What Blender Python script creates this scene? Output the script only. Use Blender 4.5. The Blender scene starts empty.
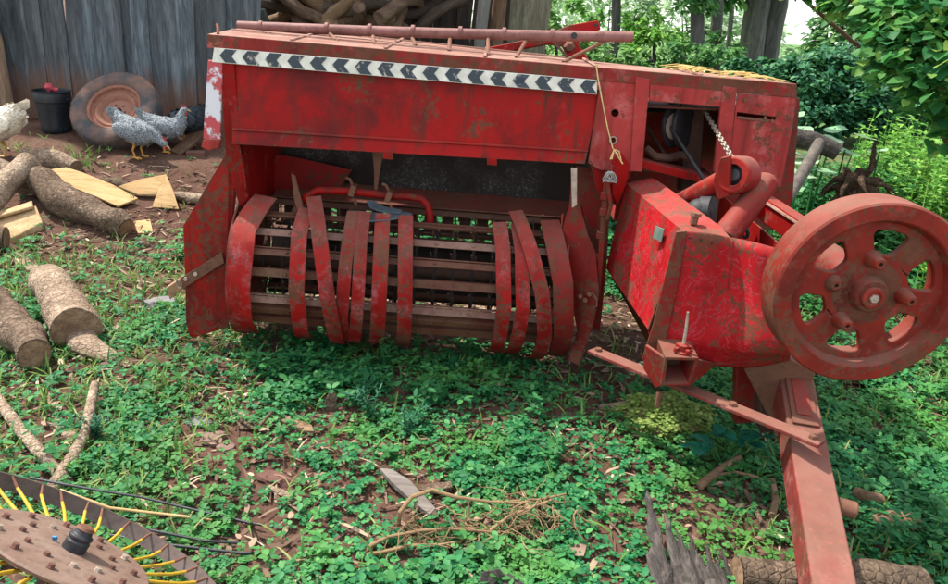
import bpy, bmesh, math, random
import numpy as np
from mathutils import Vector, Matrix, noise, Quaternion
random.seed(7); RNG = np.random.default_rng(11)
S = bpy.context.scene
COL = S.collection
PI = math.pi
def R_(d): return math.radians(d)
def sstep(a, b, x):
    t = min(1.0, max(0.0, (x-a)/(b-a))); return t*t*(3-2*t)
# ------------------------------------------------------------------ camera model (surveyed from the photograph)
FPX = 720.0; PITCH = R_(22); ROLL = R_(4.2); CH = 1.55
_D = Vector((0, math.cos(PITCH), -math.sin(PITCH))); _U0 = Vector((0, math.sin(PITCH), math.cos(PITCH)))
_X = Vector((1, 0, 0))
_R = _X*math.cos(ROLL)+_U0*math.sin(ROLL); _U = -_X*math.sin(ROLL)+_U0*math.cos(ROLL)
_C = Vector((0, 0, CH))
def ray(u, v): return _D*FPX+_R*(u-474)-_U*(v-292)
def PY(u, v, Y): d = ray(u, v); return _C+d*(Y/d.y)
def PZ(u, v, Z): d = ray(u, v); return _C+d*((Z-CH)/d.z)
def g(x, y):
    """terrain height"""
    z = 0.34*sstep(3.75, 5.6, y) + 0.03*max(0.0, min(y, 9.5)-5.6) - 0.10*max(0.0, y-12)
    z += 0.12*sstep(1.4, 3.5, x)*sstep(2.6, 5.0, y)
    n = noise.noise(Vector((x*1.1, y*1.1, 0)))*0.035 + noise.noise(Vector((x*4.1, y*4.1, 3)))*0.012
    return z + n
def GP(u, v, lift=0.0):
    """first ground point seen along a pixel's ray"""
    d = ray(u, v).normalized(); t = 0.6
    while t < 60:
        p = _C+d*t
        if p.z < g(p.x, p.y)+lift: break
        t += 0.02
    return _C+d*t
def GXY(u, v): p = GP(u, v); return p.x, p.y

# ------------------------------------------------------------------ mesh builder
class MB:
    def __init__(s): s.v = []; s.f = []
    def add(s, vs, fs):
        o = len(s.v); s.v += [tuple(p) for p in vs]; s.f += [tuple(i+o for i in f) for f in fs]; return s
    def box(s, c, size, rot=None):
        hx, hy, hz = [a/2 for a in size]
        vs = [Vector((x, y, z)) for x in (-hx, hx) for y in (-hy, hy) for z in (-hz, hz)]
        if rot is not None: vs = [rot @ p for p in vs]
        c = Vector(c)
        return s.add([p+c for p in vs], [(0, 1, 3, 2), (4, 6, 7, 5), (0, 4, 5, 1), (2, 3, 7, 6), (0, 2, 6, 4), (1, 5, 7, 3)])
    def plate(s, pts, th, n=None):
        """polygon pts, made solid by offsetting along -n (default: away from the camera side)"""
        pts = [Vector(p) for p in pts]
        if n is None:
            n = Vector((0, 0, 0))
            for i in range(len(pts)):
                a, b = pts[i], pts[(i+1) % len(pts)]; n += a.cross(b)
            n.normalize()
            if n.dot(_C-pts[0]) < 0: n = -n
        n = Vector(n).normalized()
        k = len(pts); vs = pts+[p-n*th for p in pts]
        fs = [tuple(range(k)), tuple(range(2*k-1, k-1, -1))]+[(i, i+k, (i+1) % k+k, (i+1) % k) for i in range(k)]
        return s.add(vs, fs)
    def beam(s, a, b, w, h, up=(0, 0, 1), w2=None, h2=None):
        a = Vector(a); b = Vector(b); d = (b-a).normalized(); up = Vector(up)
        x = d.cross(up).normalized(); z = x.cross(d).normalized()
        w2 = w2 or w; h2 = h2 or h; vs = []
        for p, ww, hh in ((a, w, h), (b, w2, h2)):
            for sx, sz in ((-1, -1), (1, -1), (1, 1), (-1, 1)): vs.append(p+x*sx*ww/2+z*sz*hh/2)
        return s.add(vs, [(0, 1, 2, 3), (7, 6, 5, 4), (0, 4, 5, 1), (1, 5, 6, 2), (2, 6, 7, 3), (3, 7, 4, 0)])
    def tube(s, path, r, seg=10, caps=True, nz=0.0, nf=3.0, seed=0.0, flat=1.0):
        path = [Vector(p) for p in path]; n = len(path)
        rr = r if isinstance(r, (list, tuple)) else [r]*n
        ref = None; rings = []
        for i, p in enumerate(path):
            t = (path[min(i+1, n-1)]-path[max(i-1, 0)]).normalized()
            if ref is None:
                ref = t.orthogonal().normalized()
                if abs(t.z) < 0.9: ref = (Vector((0, 0, 1))-t*t.z).normalized()
            else: ref = (ref-t*ref.dot(t)).normalized()
            bi = t.cross(ref); ring = []
            for k in range(seg):
                a = 2*PI*k/seg; d = ref*math.cos(a)*flat+bi*math.sin(a)
                q = rr[i]
                if nz: q *= 1+nz*noise.noise(Vector((p+d*rr[i])*nf)+Vector((seed, seed, 0)))
                ring.append(p+d*q)
            rings.append(ring)
        vs = [q for ring in rings for q in ring]; fs = []
        for i in range(n-1):
            for k in range(seg):
                a = i*seg+k; b = i*seg+(k+1) % seg; fs.append((a, b, b+seg, a+seg))
        if caps:
            fs.append(tuple(range(seg-1, -1, -1))); fs.append(tuple((n-1)*seg+k for k in range(seg)))
        return s.add(vs, fs)
    def lathe(s, prof, o, axis, seg=32, close=False):
        """prof: list of (along axis, radius)"""
        o = Vector(o); ax = Vector(axis).normalized(); x = ax.orthogonal().normalized()
        if abs(ax.x) < 0.9: x = (Vector((1, 0, 0))-ax*ax.x).normalized()
        y = ax.cross(x); vs = []; fs = []; n = len(prof)
        for h, r in prof:
            for k in range(seg):
                a = 2*PI*k/seg; vs.append(o+ax*h+(x*math.cos(a)+y*math.sin(a))*max(r, 1e-4))
        m = n if close else n-1
        for i in range(m):
            j = (i+1) % n
            for k in range(seg): fs.append((i*seg+k, i*seg+(k+1) % seg, j*seg+(k+1) % seg, j*seg+k))
        if not close:
            fs.append(tuple(range(seg-1, -1, -1))); fs.append(tuple((n-1)*seg+k for k in range(seg)))
        return s.add(vs, fs)
    def strip(s, path, wdir, w, th, outdir):
        """flat bar bent along path; wdir per point (width direction), outdir per point (face normal)"""
        n = len(path); vs = []
        for i in range(n):
            p = Vector(path[i]); wd = Vector(wdir[i] if isinstance(wdir, list) else wdir); od = Vector(outdir[i]); ww = w[i] if isinstance(w, list) else w
            vs += [p-wd*ww/2, p+wd*ww/2, p+wd*ww/2-od*th, p-wd*ww/2-od*th]
        fs = [(0, 1, 2, 3), tuple(4*(n-1)+k for k in (3, 2, 1, 0))]
        for i in range(n-1):
            for k in range(4):
                a = 4*i+k; b = 4*i+(k+1) % 4; fs.append((a, a+4, b+4, b))
        return s.add(vs, fs)
    def ball(s, c, r, seg=12, rings=8, rot=None, nz=0.0, nf=2.0, seed=0.0):
        c = Vector(c); r = Vector(r) if not isinstance(r, (int, float)) else Vector((r, r, r)); vs = []; fs = []
        for i in range(rings+1):
            th = PI*i/rings
            for k in range(seg):
                a = 2*PI*k/seg; d = Vector((math.sin(th)*math.cos(a), math.sin(th)*math.sin(a), math.cos(th)))
                q = 1+(nz*noise.noise(d*nf+Vector((seed, 0, seed))) if nz else 0)
                p = Vector((d.x*r.x, d.y*r.y, d.z*r.z))*q
                if rot is not None: p = rot @ p
                vs.append(c+p)
        for i in range(rings):
            for k in range(seg): fs.append((i*seg+k, (i+1)*seg+k, (i+1)*seg+(k+1) % seg, i*seg+(k+1) % seg))
        return s.add(vs, fs)
    def build(s, name, m, parent=None, bevel=0.0, angle=35, base=None, merge=True):
        me = bpy.data.meshes.new(name); o = bpy.data.objects.new(name, me); COL.objects.link(o)
        if parent is not None: L = WL[parent]
        else:
            if base is None:
                xs, ys, zs = zip(*s.v); base = ((min(xs)+max(xs))/2, (min(ys)+max(ys))/2, min(zs))
            L = Vector(base); o.location = L
        WL[o] = L
        me.from_pydata([(a-L.x, b-L.y, c-L.z) for a, b, c in s.v], [], s.f)
        bm = bmesh.new(); bm.from_mesh(me)
        if merge: bmesh.ops.remove_doubles(bm, verts=bm.verts, dist=1e-5)
        bmesh.ops.recalc_face_normals(bm, faces=bm.faces); bm.to_mesh(me); bm.free()
        if angle:
            me.polygons.foreach_set('use_smooth', [True]*len(me.polygons)); me.set_sharp_from_angle(angle=R_(angle))
        me.materials.append(m)
        if parent is not None: o.parent = parent
        if bevel:
            b = o.modifiers.new('bevel', 'BEVEL'); b.width = bevel; b.segments = 2; b.limit_method = 'ANGLE'; b.angle_limit = R_(40)
        return o
WL = {}
def plate_holes(outer, holes, z0, z1, fr):
    """flat sheet with real holes: loops in 2-D, fr(x, y, z) -> world. Returns (verts, faces)"""
    bm = bmesh.new(); edges = []
    for lp in [outer]+holes:
        vs = [bm.verts.new((x, y, z0)) for x, y in lp]
        for i in range(len(vs)): edges.append(bm.edges.new((vs[i], vs[(i+1) % len(vs)])))
    r = bmesh.ops.triangle_fill(bm, use_beauty=True, use_dissolve=False, edges=edges)
    fs = [f for f in bm.faces]
    e = bmesh.ops.extrude_face_region(bm, geom=fs)
    for q in e['geom']:
        if isinstance(q, bmesh.types.BMVert): q.co.z = z1
    bm.verts.index_update()
    V = [fr(*q.co) for q in bm.verts]; F = [tuple(q.index for q in f.verts) for f in bm.faces]; bm.free()
    return V, F
def tag(o, label=None, cat=None, group=None, kind=None):
    if label: o['label'] = label
    if cat: o['category'] = cat
    if group: o['group'] = group
    if kind: o['kind'] = kind
    return o
def thing(name, loc, label, cat, group=None):
    o = bpy.data.objects.new(name, None); COL.objects.link(o); o.location = loc; o.empty_display_size = 0.1
    WL[o] = Vector(loc); return tag(o, label, cat, group)
def dup(src, loc=None, rz=None, scale=None, label=None, group=None, parent=None, rot=None):
    c = src.copy(); COL.objects.link(c)
    if parent is not None: c.parent = parent
    else:
        if loc is not None: c.location = loc
        if rz is not None: c.rotation_euler = (0, 0, rz)
        if rot is not None: c.rotation_euler = rot
        if scale is not None: c.scale = (scale,)*3 if isinstance(scale, (int, float)) else scale
        if label: c['label'] = label
        if group: c['group'] = group
    for ch in src.children: dup(ch, parent=c)
    return c

# ------------------------------------------------------------------ materials
def nodes(name):
    m = bpy.data.materials.new(name); m.use_nodes = True; nt = m.node_tree; nt.nodes.clear()
    out = nt.nodes.new('ShaderNodeOutputMaterial'); return m, nt, out
class N:
    def __init__(s, name):
        s.m, s.nt, s.out = nodes(name); s.tc = s.nt.nodes.new('ShaderNodeTexCoord'); s.co = s.tc.outputs['Object']
    def n(s, t, **kw):
        q = s.nt.nodes.new(t)
        for k, v in kw.items(): setattr(q, k, v)
        return q
    def link(s, a, b): s.nt.links.new(a, b)
    def set(s, q, sock, v):
        if isinstance(v, bpy.types.NodeSocket): s.link(v, q.inputs[sock])
        else: q.inputs[sock].default_value = v
    def noise(s, scale, detail=4, rough=0.6, co=None, dist=0.0):
        q = s.n('ShaderNodeTexNoise'); s.link(co or s.co, q.inputs['Vector'])
        q.inputs['Scale'].default_value = scale; q.inputs['Detail'].default_value = detail; q.inputs['Roughness'].default_value = rough; q.inputs['Distortion'].default_value = dist
        return q.outputs['Fac']
    def voro(s, scale, co=None, feature='F1', out='Distance'):
        q = s.n('ShaderNodeTexVoronoi', feature=feature); s.link(co or s.co, q.inputs['Vector']); q.inputs['Scale'].default_value = scale
        return q.outputs[out]
    def stretch(s, sc, co=None):
        q = s.n('ShaderNodeMapping'); s.link(co or s.co, q.inputs['Vector']); q.inputs['Scale'].default_value = sc; return q.outputs['Vector']
    def ramp(s, x, stops):
        q = s.n('ShaderNodeValToRGB'); s.link(x, q.inputs['Fac']); e = q.color_ramp.elements
        while len(e) < len(stops): e.new(0.5)
        for i, (p, c) in enumerate(stops):
            e[i].position = p; e[i].color = (*c, 1) if not isinstance(c, (int, float)) else (c, c, c, 1)
        return q.outputs['Color']
    def mix(s, f, a, b, mode='MIX'):
        q = s.n('ShaderNodeMix', data_type='RGBA', blend_type=mode)
        s.set(q, 'Factor', f)
        for i, v in ((6, a), (7, b)):
            if isinstance(v, bpy.types.NodeSocket): s.link(v, q.inputs[i])
            else: q.inputs[i].default_value = (*v, 1)
        return q.outputs[2]
    def math(s, op, a, b=0.0, clamp=False):
        q = s.n('ShaderNodeMath', operation=op, use_clamp=clamp)
        for i, v in ((0, a), (1, b)):
            if isinstance(v, bpy.types.NodeSocket): s.link(v, q.inputs[i])
            else: q.inputs[i].default_value = v
        return q.outputs[0]
    def edge(s, r=0.006):
        b = s.n('ShaderNodeBevel', samples=4); b.inputs['Radius'].default_value = r
        ge = s.n('ShaderNodeNewGeometry'); d = s.n('ShaderNodeVectorMath', operation='DOT_PRODUCT')
        s.link(b.outputs['Normal'], d.inputs[0]); s.link(ge.outputs['Normal'], d.inputs[1])
        return s.math('SUBTRACT', 1.0, d.outputs['Value'], True)
    def up(s):
        ge = s.n('ShaderNodeNewGeometry'); q = s.n('ShaderNodeSeparateXYZ'); s.link(ge.outputs['Normal'], q.inputs[0]); return q.outputs['Z']
    def island(s): return s.n('ShaderNodeNewGeometry').outputs['Random Per Island']
    def objrand(s): return s.n('ShaderNodeObjectInfo').outputs['Random']
    def bump(s, h, strength=0.3, dist=0.01):
        b = s.n('ShaderNodeBump'); b.inputs['Strength'].default_value = strength; b.inputs['Distance'].default_value = dist; s.link(h, b.inputs['Height']); return b.outputs['Normal']
    def pbsdf(s, col, rough=0.6, metal=0.0, normal=None, spec=0.5, sheen=0.0):
        p = s.n('ShaderNodeBsdfPrincipled')
        s.set(p, 'Base Color', col if isinstance(col, bpy.types.NodeSocket) else (*col, 1)); s.set(p, 'Roughness', rough); s.set(p, 'Metallic', metal)
        p.inputs['Specular IOR Level'].default_value = spec
        if normal is not None: s.link(normal, p.inputs['Normal'])
        s.link(p.outputs[0], s.out.inputs['Surface']); return p
def paint(name, c1, c2, rust=0.42, dust=0.35, pale=None, palef=0.0, rough=0.5, sc=1.0, streak=True, grime=0.5, scrawl=0.0):
    """old enamel: faded patches, rust through the chips and on the edges, dried dust on what faces up"""
    q = N(name)
    col = q.mix(q.ramp(q.noise(3*sc, 3), [(0.35, 0.0), (0.65, 1.0)]), c1, c2)
    if pale:
        f = q.ramp(q.noise(9*sc, 6, 0.7), [(0.62-palef*0.3, 0.0), (0.72-palef*0.2, 0.85)])
        col = q.mix(f, col, pale)
    if streak:
        st = q.noise(6, 4, 0.6, q.stretch((3.0, 3.0, 0.25)))
        col = q.mix(q.ramp(st, [(0.52, 0.0), (0.70, 0.6*grime*2)]), col, (0.07, 0.018, 0.012))
    if scrawl: col = q.mix(q.ramp(q.noise(14, 5, .6, None, .8), [(.48, 0.0), (.492, scrawl), (.5, scrawl), (.512, 0.0)]), col, (.50, .10, .13))
    gr_ = q.ramp(q.noise(2.6*sc, 7, .72, None, .5), [(.5, 0.0), (.68, .75*grime*2)]); col = q.mix(gr_, col, tuple(a*.42+.006 for a in c2))
    brk = q.mix(q.noise(30, 3), (0.055, 0.028, 0.018), (0.16, 0.065, 0.035))
    # rust: fine chips modulated by large patches
    chip = q.math('ADD', q.math('MULTIPLY', q.noise(38*sc, 5, 0.7), 0.5), q.math('MULTIPLY', q.noise(4.5*sc, 5, 0.65), 0.55))
    f = q.ramp(chip, [(0.66-0.2*rust, 0.0), (0.70-0.2*rust, 0.9)])
    col = q.mix(f, col, brk)
    eg = q.edge(0.007)
    ef = q.ramp(q.math('MULTIPLY', eg, q.math('MULTIPLY', q.noise(25, 4), 9.0)), [(0.25, 0.0), (0.7, 0.8)])
    col = q.mix(ef, col, (0.085, 0.045, 0.03))
    du = q.ramp(q.math('MULTIPLY', q.up(), q.math('ADD', q.noise(7, 5, 0.7), 0.25)), [(0.25, 0.0), (0.85, dust*1.6)])
    col = q.mix(du, col, (0.20, 0.095, 0.07))
    rg = q.mix(f, (rough,)*3, (0.85,)*3); rg = q.mix(du, rg, (0.9,)*3)
    h = q.math('ADD', q.math('MULTIPLY', q.noise(60, 4), 0.3), q.math('MULTIPLY', chip, -1.2))
    q.pbsdf(col, rg, 0, q.bump(h, 0.28, 0.004), spec=0.12); return q.m
def rusty(name, c1, c2, rough=0.8, sc=1.0, metal=0.0):
    q = N(name); col = q.mix(q.ramp(q.noise(6*sc, 6, 0.65), [(0.3, 0.0), (0.7, 1.0)]), c1, c2)
    col = q.mix(q.ramp(q.noise(45*sc, 4), [(0.5, 0.0), (0.75, 0.6)]), col, tuple(a*0.45 for a in c1))
    q.pbsdf(col, rough, metal, q.bump(q.noise(70*sc, 5), 0.3, 0.004), spec=0.3); return q.m
def plain(name, c, rough=0.6, var=0.25, sc=12.0, metal=0.0, spec=0.4, bump=0.15):
    q = N(name); col = q.mix(q.ramp(q.noise(sc, 5, 0.65), [(0.3, 0.0), (0.7, 1.0)]), tuple(a*(1-var) for a in c), tuple(min(1, a*(1+var)) for a in c))
    q.pbsdf(col, rough, metal, q.bump(q.noise(sc*5, 4), bump, 0.004), spec=spec); return q.m
def wood(name, cs, axis='Z', rough=0.85, sc=1.0, bump=0.5):
    """weathered timber, grain running along axis"""
    q = N(name); s = {'X': (0.12, 1, 1), 'Y': (1, 0.12, 1), 'Z': (1, 1, 0.12)}[axis]
    co = q.stretch(tuple(a*sc for a in s)); a = q.noise(14, 6, 0.7, co, 0.6); b = q.noise(70, 4, 0.6, co)
    col = q.ramp(a, [(0.28, cs[0]), (0.5, cs[1]), (0.72, cs[2])])
    col = q.mix(q.ramp(b, [(0.5, 0.0), (0.72, 0.55)]), col, tuple(x*0.4 for x in cs[0]))
    col = q.mix(q.math('MULTIPLY', q.objrand(), 0.35), col, tuple(x*0.6 for x in cs[1]))
    q.pbsdf(col, rough, 0, q.bump(q.math('ADD', a, q.math('MULTIPLY', b, 0.5)), bump, 0.01), spec=0.2); return q.m
def leafmat(name, stops, rough=0.5, trans=0.35, spec=0.4, up=None, warm=None):
    q = N(name); r = q.island()
    col = q.ramp(r, stops)
    if warm: col = q.mix(q.ramp(q.noise(1.7, 5, .7), [(.48, 0.0), (.66, .85)]), col, warm)
    pa = q.noise(1.3, 3); col = q.mix(q.ramp(pa, [(0.35, 0.0), (0.65, 0.35)]), col, tuple(x*0.6 for x in stops[0][1]))
    p = q.pbsdf(col, rough, spec=spec*.4); t = q.n('ShaderNodeBsdfTranslucent'); q.link(q.mix(0.35, col, (0.08, 0.24, 0.03)), t.inputs['Color'])
    mx = q.n('ShaderNodeMixShader'); mx.inputs[0].default_value = trans
    q.link(p.outputs[0], mx.inputs[1]); q.link(t.outputs[0], mx.inputs[2]); q.link(mx.outputs[0], q.out.inputs['Surface']); return q.m

RED = paint('red_enamel', (0.30, 0.006, 0.005), (0.23, 0.005, 0.005), rust=0.34, pale=(0.36, 0.06, 0.055), palef=0.15)
REDHOOD = paint('red_enamel_hood', (0.32, 0.0055, 0.004), (0.24, 0.004, 0.0035), grime=.75, rust=0.38, pale=(0.36, 0.02, 0.016), palef=0.1, rough=0.42, dust=0.2)
REDOLD = paint('red_enamel_worn', (0.27, 0.025, 0.02), (0.18, 0.016, 0.013), rust=0.75, pale=(0.38, 0.11, 0.10), palef=0.35, dust=0.45)
REDFADE = paint('red_enamel_faded', (0.36, 0.045, 0.04), (0.30, 0.03, 0.027), rust=0.3, pale=(0.42, 0.11, 0.10), palef=0.35, rough=0.6)
REDRUST = paint('red_enamel_rusty', (0.24, 0.016, 0.013), (0.16, 0.014, 0.012), rust=0.7, dust=0.4)
REDBAND = paint('red_enamel_band', (0.34, 0.010, 0.009), (0.22, 0.008, 0.007), rust=0.6, pale=(0.33, 0.085, 0.085), palef=0.4, dust=0.4, sc=1.4)
REDWHEEL = paint('red_enamel_flywheel', (0.23, 0.022, 0.012), (0.15, 0.016, 0.010), rust=0.6, dust=0.55, sc=1.5, rough=0.6, pale=(0.30, 0.05, 0.04), palef=0.25)
CHIP = paint('red_enamel_chipped', (0.42, 0.010, 0.015), (0.31, 0.007, 0.010), grime=.3, rust=0.68, scrawl=.4, pale=(0.40, 0.05, 0.065), palef=0.2, dust=0.25, sc=1.7)
TOPPALE = paint('lit_top', (0.55, 0.38, 0.30), (0.46, 0.26, 0.21), rust=0.35, dust=0.6, rough=0.7, streak=False)  # overexposed roof light put into the pale base; rust and dust over it
RUST = rusty('rust_brown', (0.11, 0.05, 0.03), (0.20, 0.085, 0.05))
DRUST = rusty('rust_dark', (0.05, 0.028, 0.02), (0.10, 0.045, 0.03))
GREASY = paint('red_enamel_greasy', (0.20, 0.022, 0.014), (0.12, 0.02, 0.014), rust=0.8, dust=0.5, sc=2.0, grime=.8)
DRAWB = paint('red_enamel_dusty', (0.21, 0.035, 0.028), (0.14, 0.027, 0.022), rust=0.55, pale=(0.34, 0.13, 0.11), palef=.4, dust=0.6, rough=.7)
RIMRUST = rusty('rust_rim', (0.20, 0.085, 0.055), (0.28, 0.125, 0.08), rough=0.7)
BARM = rusty('bar_steel', (0.10, 0.025, 0.016), (0.13, 0.065, 0.035), rough=0.6)
STEELW = plain('worn_steel', (0.34, 0.27, 0.21), 0.5, 0.35, 20, metal=0.3)
DARKST = plain('dark_steel', (0.035, 0.035, 0.04), 0.5, 0.4, 20, metal=0.3)
PIPEM = rusty('rust_pipe', (0.14, 0.055, 0.045), (0.24, 0.11, 0.095), rough=.65)
BLACKR = plain('black_rubber', (0.02, 0.02, 0.022), 0.65, 0.3, 30)
CV = N('speckled_grey'); cvc = CV.mix(CV.ramp(CV.noise(90, 5, .8), [(.52, 0.0), (.62, 1.0)]), (.05, .042, .04), (.20, .185, .175)); cvc = CV.mix(CV.ramp(CV.noise(3, 4), [(.42, 0.0), (.58, .9)]), (.035, .026, .023), cvc); CV.pbsdf(cvc, .9, spec=.2); CAVE = CV.m  # fine grey speckle broken up by darker patches
SUNAZ, SUNE, EXPO = -58, 2.1, 2.0
def ground_mesh():
    ys = np.concatenate([np.arange(-1.5, 5, .05), np.arange(5, 9, .1), np.geomspace(9, 160, 40)])
    xs_ = np.concatenate([-np.geomspace(8, 160, 30)[::-1], np.arange(-7.9, -3, .1), np.arange(-3, 3, .05), np.arange(3, 7.9, .1), np.geomspace(8, 160, 30)])
    vs = [(x, y, g(max(-40, min(40, x)), min(y, 42.0))) for y in ys for x in xs_]; w = len(xs_)
    fs = [(i*w+j, i*w+j+1, (i+1)*w+j+1, (i+1)*w+j) for i in range(len(ys)-1) for j in range(w-1)]
    return vs, fs
vs, fs = ground_mesh()
q = N('soil'); a = q.noise(2.2, 6, .65); b = q.noise(28, 6, .7)
col = q.ramp(a, [(.3, (.075, .036, .024)), (.5, (.11, .058, .04)), (.7, (.15, .09, .065))])
col = q.mix(q.ramp(b, [(.45, 0.0), (.7, .7)]), col, (.045, .022, .015))
col = q.mix(q.ramp(q.noise(60, 3), [(.62, 0.0), (.7, .6)]), col, (.25, .16, .11))
sx_ = q.n('ShaderNodeSeparateXYZ'); q.link(q.co, sx_.inputs[0])
fg = q.math('MULTIPLY', q.ramp(q.math('MULTIPLY', q.math('ADD', sx_.outputs[1], q.noise(.8, 4)), .1), [(.62, 0.0), (.85, 1.0)]), q.ramp(q.math('ADD', q.math('MULTIPLY', sx_.outputs[0], .1), .5), [(.42, 0.0), (.5, 1.0)]))
col = q.mix(fg, col, q.ramp(q.noise(1.1, 6, .7), [(.35, (.05, .12, .035)), (.65, (.14, .24, .07))]))
q.pbsdf(col, .95, 0, q.bump(q.math('ADD', a, b), .9, .02), spec=.15)
G = MB().add(vs, fs).build('ground', q.m, None, base=(0, 0, 0), merge=False, angle=180); G['kind'] = 'structure'
# ------------------------------------------------------------------ the hay baler
def xs(u, y, z):
    d0 = Vector((0, y, z-CH)); return ((u-474)/FPX*d0.dot(_D)-d0.dot(_R))/_R.x
ARM = paint('red_enamel_arm', (0.25, 0.016, 0.012), (0.19, 0.013, 0.010), rust=0.45, pale=(.32, .07, .06), palef=.3, dust=0.5, sc=1.6, grime=.7)
REDSH = paint('red_enamel_streaked', (0.30, 0.012, 0.008), (0.24, 0.010, 0.008), rust=0.5, dust=0.4, grime=.8)
BAL = thing('hay_baler', (-0.1, 3.1, 0.0), 'red worn hay baler with black and white chevron strip, standing on the leafy ground', 'baler')
def P(u, v, y): return PY(u, v, y)
def quad(name, pts, m, th=0.005, parent=BAL, bevel=0.0015, n=None):
    return MB().plate(pts, th, n).build(name, m, parent, bevel)
# hood
hood = quad('hood', [P(226, 62, 2.93), P(600, 93, 2.93), P(588, 151, 2.90), P(232, 129, 2.90)], REDHOOD, 0.006)
lip = MB()
lip.plate([P(232, 129, 2.90), P(588, 151, 2.90), P(585, 164, 2.885), P(232, 144, 2.885)], 0.006)
lip.plate([P(232, 127.5, 2.893), P(588, 149.5, 2.893), P(588, 152, 2.888), P(232, 130, 2.888)], 0.006)
for u in (388, 492):
    v = 143+(u-232)*20/353; lip.plate([P(u-5, v-1, 2.88), P(u+5, v, 2.88), P(u+5, v+8, 2.88), P(u-5, v+7, 2.88)], 0.004)
lip.build('hood_lip', REDHOOD, BAL, 0.0015)
# rail along the front of the roof sheet
zl = P(207, 34, 2.9); zr = P(797, 84, 2.9)
MB().plate([P(207, 34, 2.90), P(797, 84, 2.90), P(797, 98, 2.90), P(480, 70, 2.90), P(207, 48, 2.90)], 0.008).build('roof_rail', REDOLD, BAL, 0.002)
mid = P(480, 57.5, 2.9)
bk = Vector((0, 0.74, 0.02)); bkm = Vector((0, .5, .0)); bkr = Vector((0, .34, -.015))
r1 = MB(); r1.plate([zl+Vector((0, .008, 0)), mid+Vector((0, .008, 0)), zr+Vector((0, .008, 0)), zr+bkr, mid+bkm, zl+bk], 0.004, (0, 0, 1))
for f in (0.14, 0.3, 0.47, 0.66, 0.84):   # pressed seams across the roof
    a = zl.lerp(zr, f); r1.beam(a+Vector((0, .02, .004)), a+bk.lerp(bkr, f)*.94+Vector((0, 0, .004)), 0.012, 0.006)
for f in (0.3, 0.72): r1.beam(zl+bk*f+Vector((.02, 0, .005)), zl.lerp(zr, .62)+bkm*f+Vector((0, 0, .005)), 0.01, 0.006)
r1.build('roof_sheet', TOPPALE, BAL, 0.001)
# lifted flap and dark scrap on the roof
MB().plate([P(400, 46, 3.2), P(440, 49, 3.15), P(452, 53, 3.05), P(425, 53.5, 3.05), P(405, 50, 3.1)], 0.004).build('roof_flap', DRUST, BAL, 0.001)
# chevron strip
strip0 = MB().plate([P(214, 47.5, 2.893), P(597, 80, 2.893), P(597, 94.5, 2.893), P(212, 62, 2.893)], 0.004).build('chevron_strip', plain('chevron_white', (0.62, 0.60, 0.52), 0.6, 0.25, 14), BAL, 0.001)
ch = MB()
ns = 17
def sp(f, h): return P(214+(597-214)*f, 47.5+32.5*f+h*14.5, 2.8905)
for i in range(ns):
    f0 = (i+0.25)/ns; w = 0.52/ns; k = 0.26/ns
    for a, b in ((0.04, 0.5), (0.5, 0.96)):
        sa = k*(1-abs(a-0.5)*2); sb = k*(1-abs(b-0.5)*2)
        ch.plate([sp(f0-sa+k, a), sp(f0-sa+k+w, a), sp(f0-sb+k+w, b), sp(f0-sb+k, b)], 0.002)
CHEV = N('chevron_dark'); cc = CHEV.mix(CHEV.ramp(CHEV.noise(40, 5, .7), [(0.6, 0.0), (0.66, 0.9)]), (0.02, 0.032, 0.045), (0.42, 0.38, 0.3)); CHEV.pbsdf(cc, 0.5)
ch.build('chevron', CHEV.m, strip0)
# flaking white end strip and side sheet at the left end of the hood
wf = N('flaking_white'); fl = wf.math('ADD', wf.math('MULTIPLY', wf.noise(16, 5, .7), .6), wf.math('MULTIPLY', wf.noise(5, 3), .45))
wc = wf.mix(wf.ramp(fl, [(0.5, 0.0), (0.54, 1.0)]), (0.60, 0.57, 0.60), (0.42, 0.05, 0.06)); wc = wf.mix(wf.ramp(wf.noise(30, 5, .7), [(0.58, 0.0), (0.66, 0.9)]), wc, (0.20, 0.08, 0.05)); wf.pbsdf(wc, .6, 0, wf.bump(fl, .5, .004))
MB().plate([P(208, 60, 2.895), P(222, 61, 2.895), P(220, 139, 2.895), P(203, 139, 2.895)], 0.012).build('end_strip', wf.m, BAL, 0.002)
MB().plate([P(203, 140, 2.895), P(220, 140, 2.895), P(219, 148, 2.895), P(208, 151, 2.895), P(201, 147, 2.90)], 0.02).build('end_strip_foot', REDFADE, BAL, 0.003)
s = MB()
s.plate([P(220, 60, 2.90), P(234, 63, 2.915), P(240, 146, 2.90), P(249, 196, 3.0), P(240, 208, 2.98), P(226, 160, 2.92)], 0.006)
s.build('side_sheet', RED, BAL, 0.0015)
il = P(240, 146, 2.92)
s = MB()   # inner left wall, rear wall and floor of the pickup chamber
xl = -1.0
s.plate([(xl, 2.93, 1.28), (xl, 3.62, 1.28), (xl-0.02, 3.62, 0.6), (xl, 3.15, 0.6), (xl+.01, 2.95, 0.75)], 0.006, (1, 0, 0))
s.build('chamber_side', RED, BAL, 0.001)
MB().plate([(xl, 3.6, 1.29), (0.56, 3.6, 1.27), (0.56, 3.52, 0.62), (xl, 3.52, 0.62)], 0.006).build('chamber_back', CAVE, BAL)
MB().plate([P(250, 150, 3.46), P(300, 158, 3.46), P(352, 170, 3.46), P(330, 204, 3.44), P(262, 200, 3.40)], .005).build('lit_wall_sheet', RED, BAL)  # added red sheet standing in for the lit triangle of the left wall
s = MB(); s.plate([(xl, 3.515, 0.665), (0.5, 3.515, 0.655), (0.5, 3.34, 0.60), (xl, 3.34, 0.61)], 0.006, (0, -.3, 1))
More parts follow.
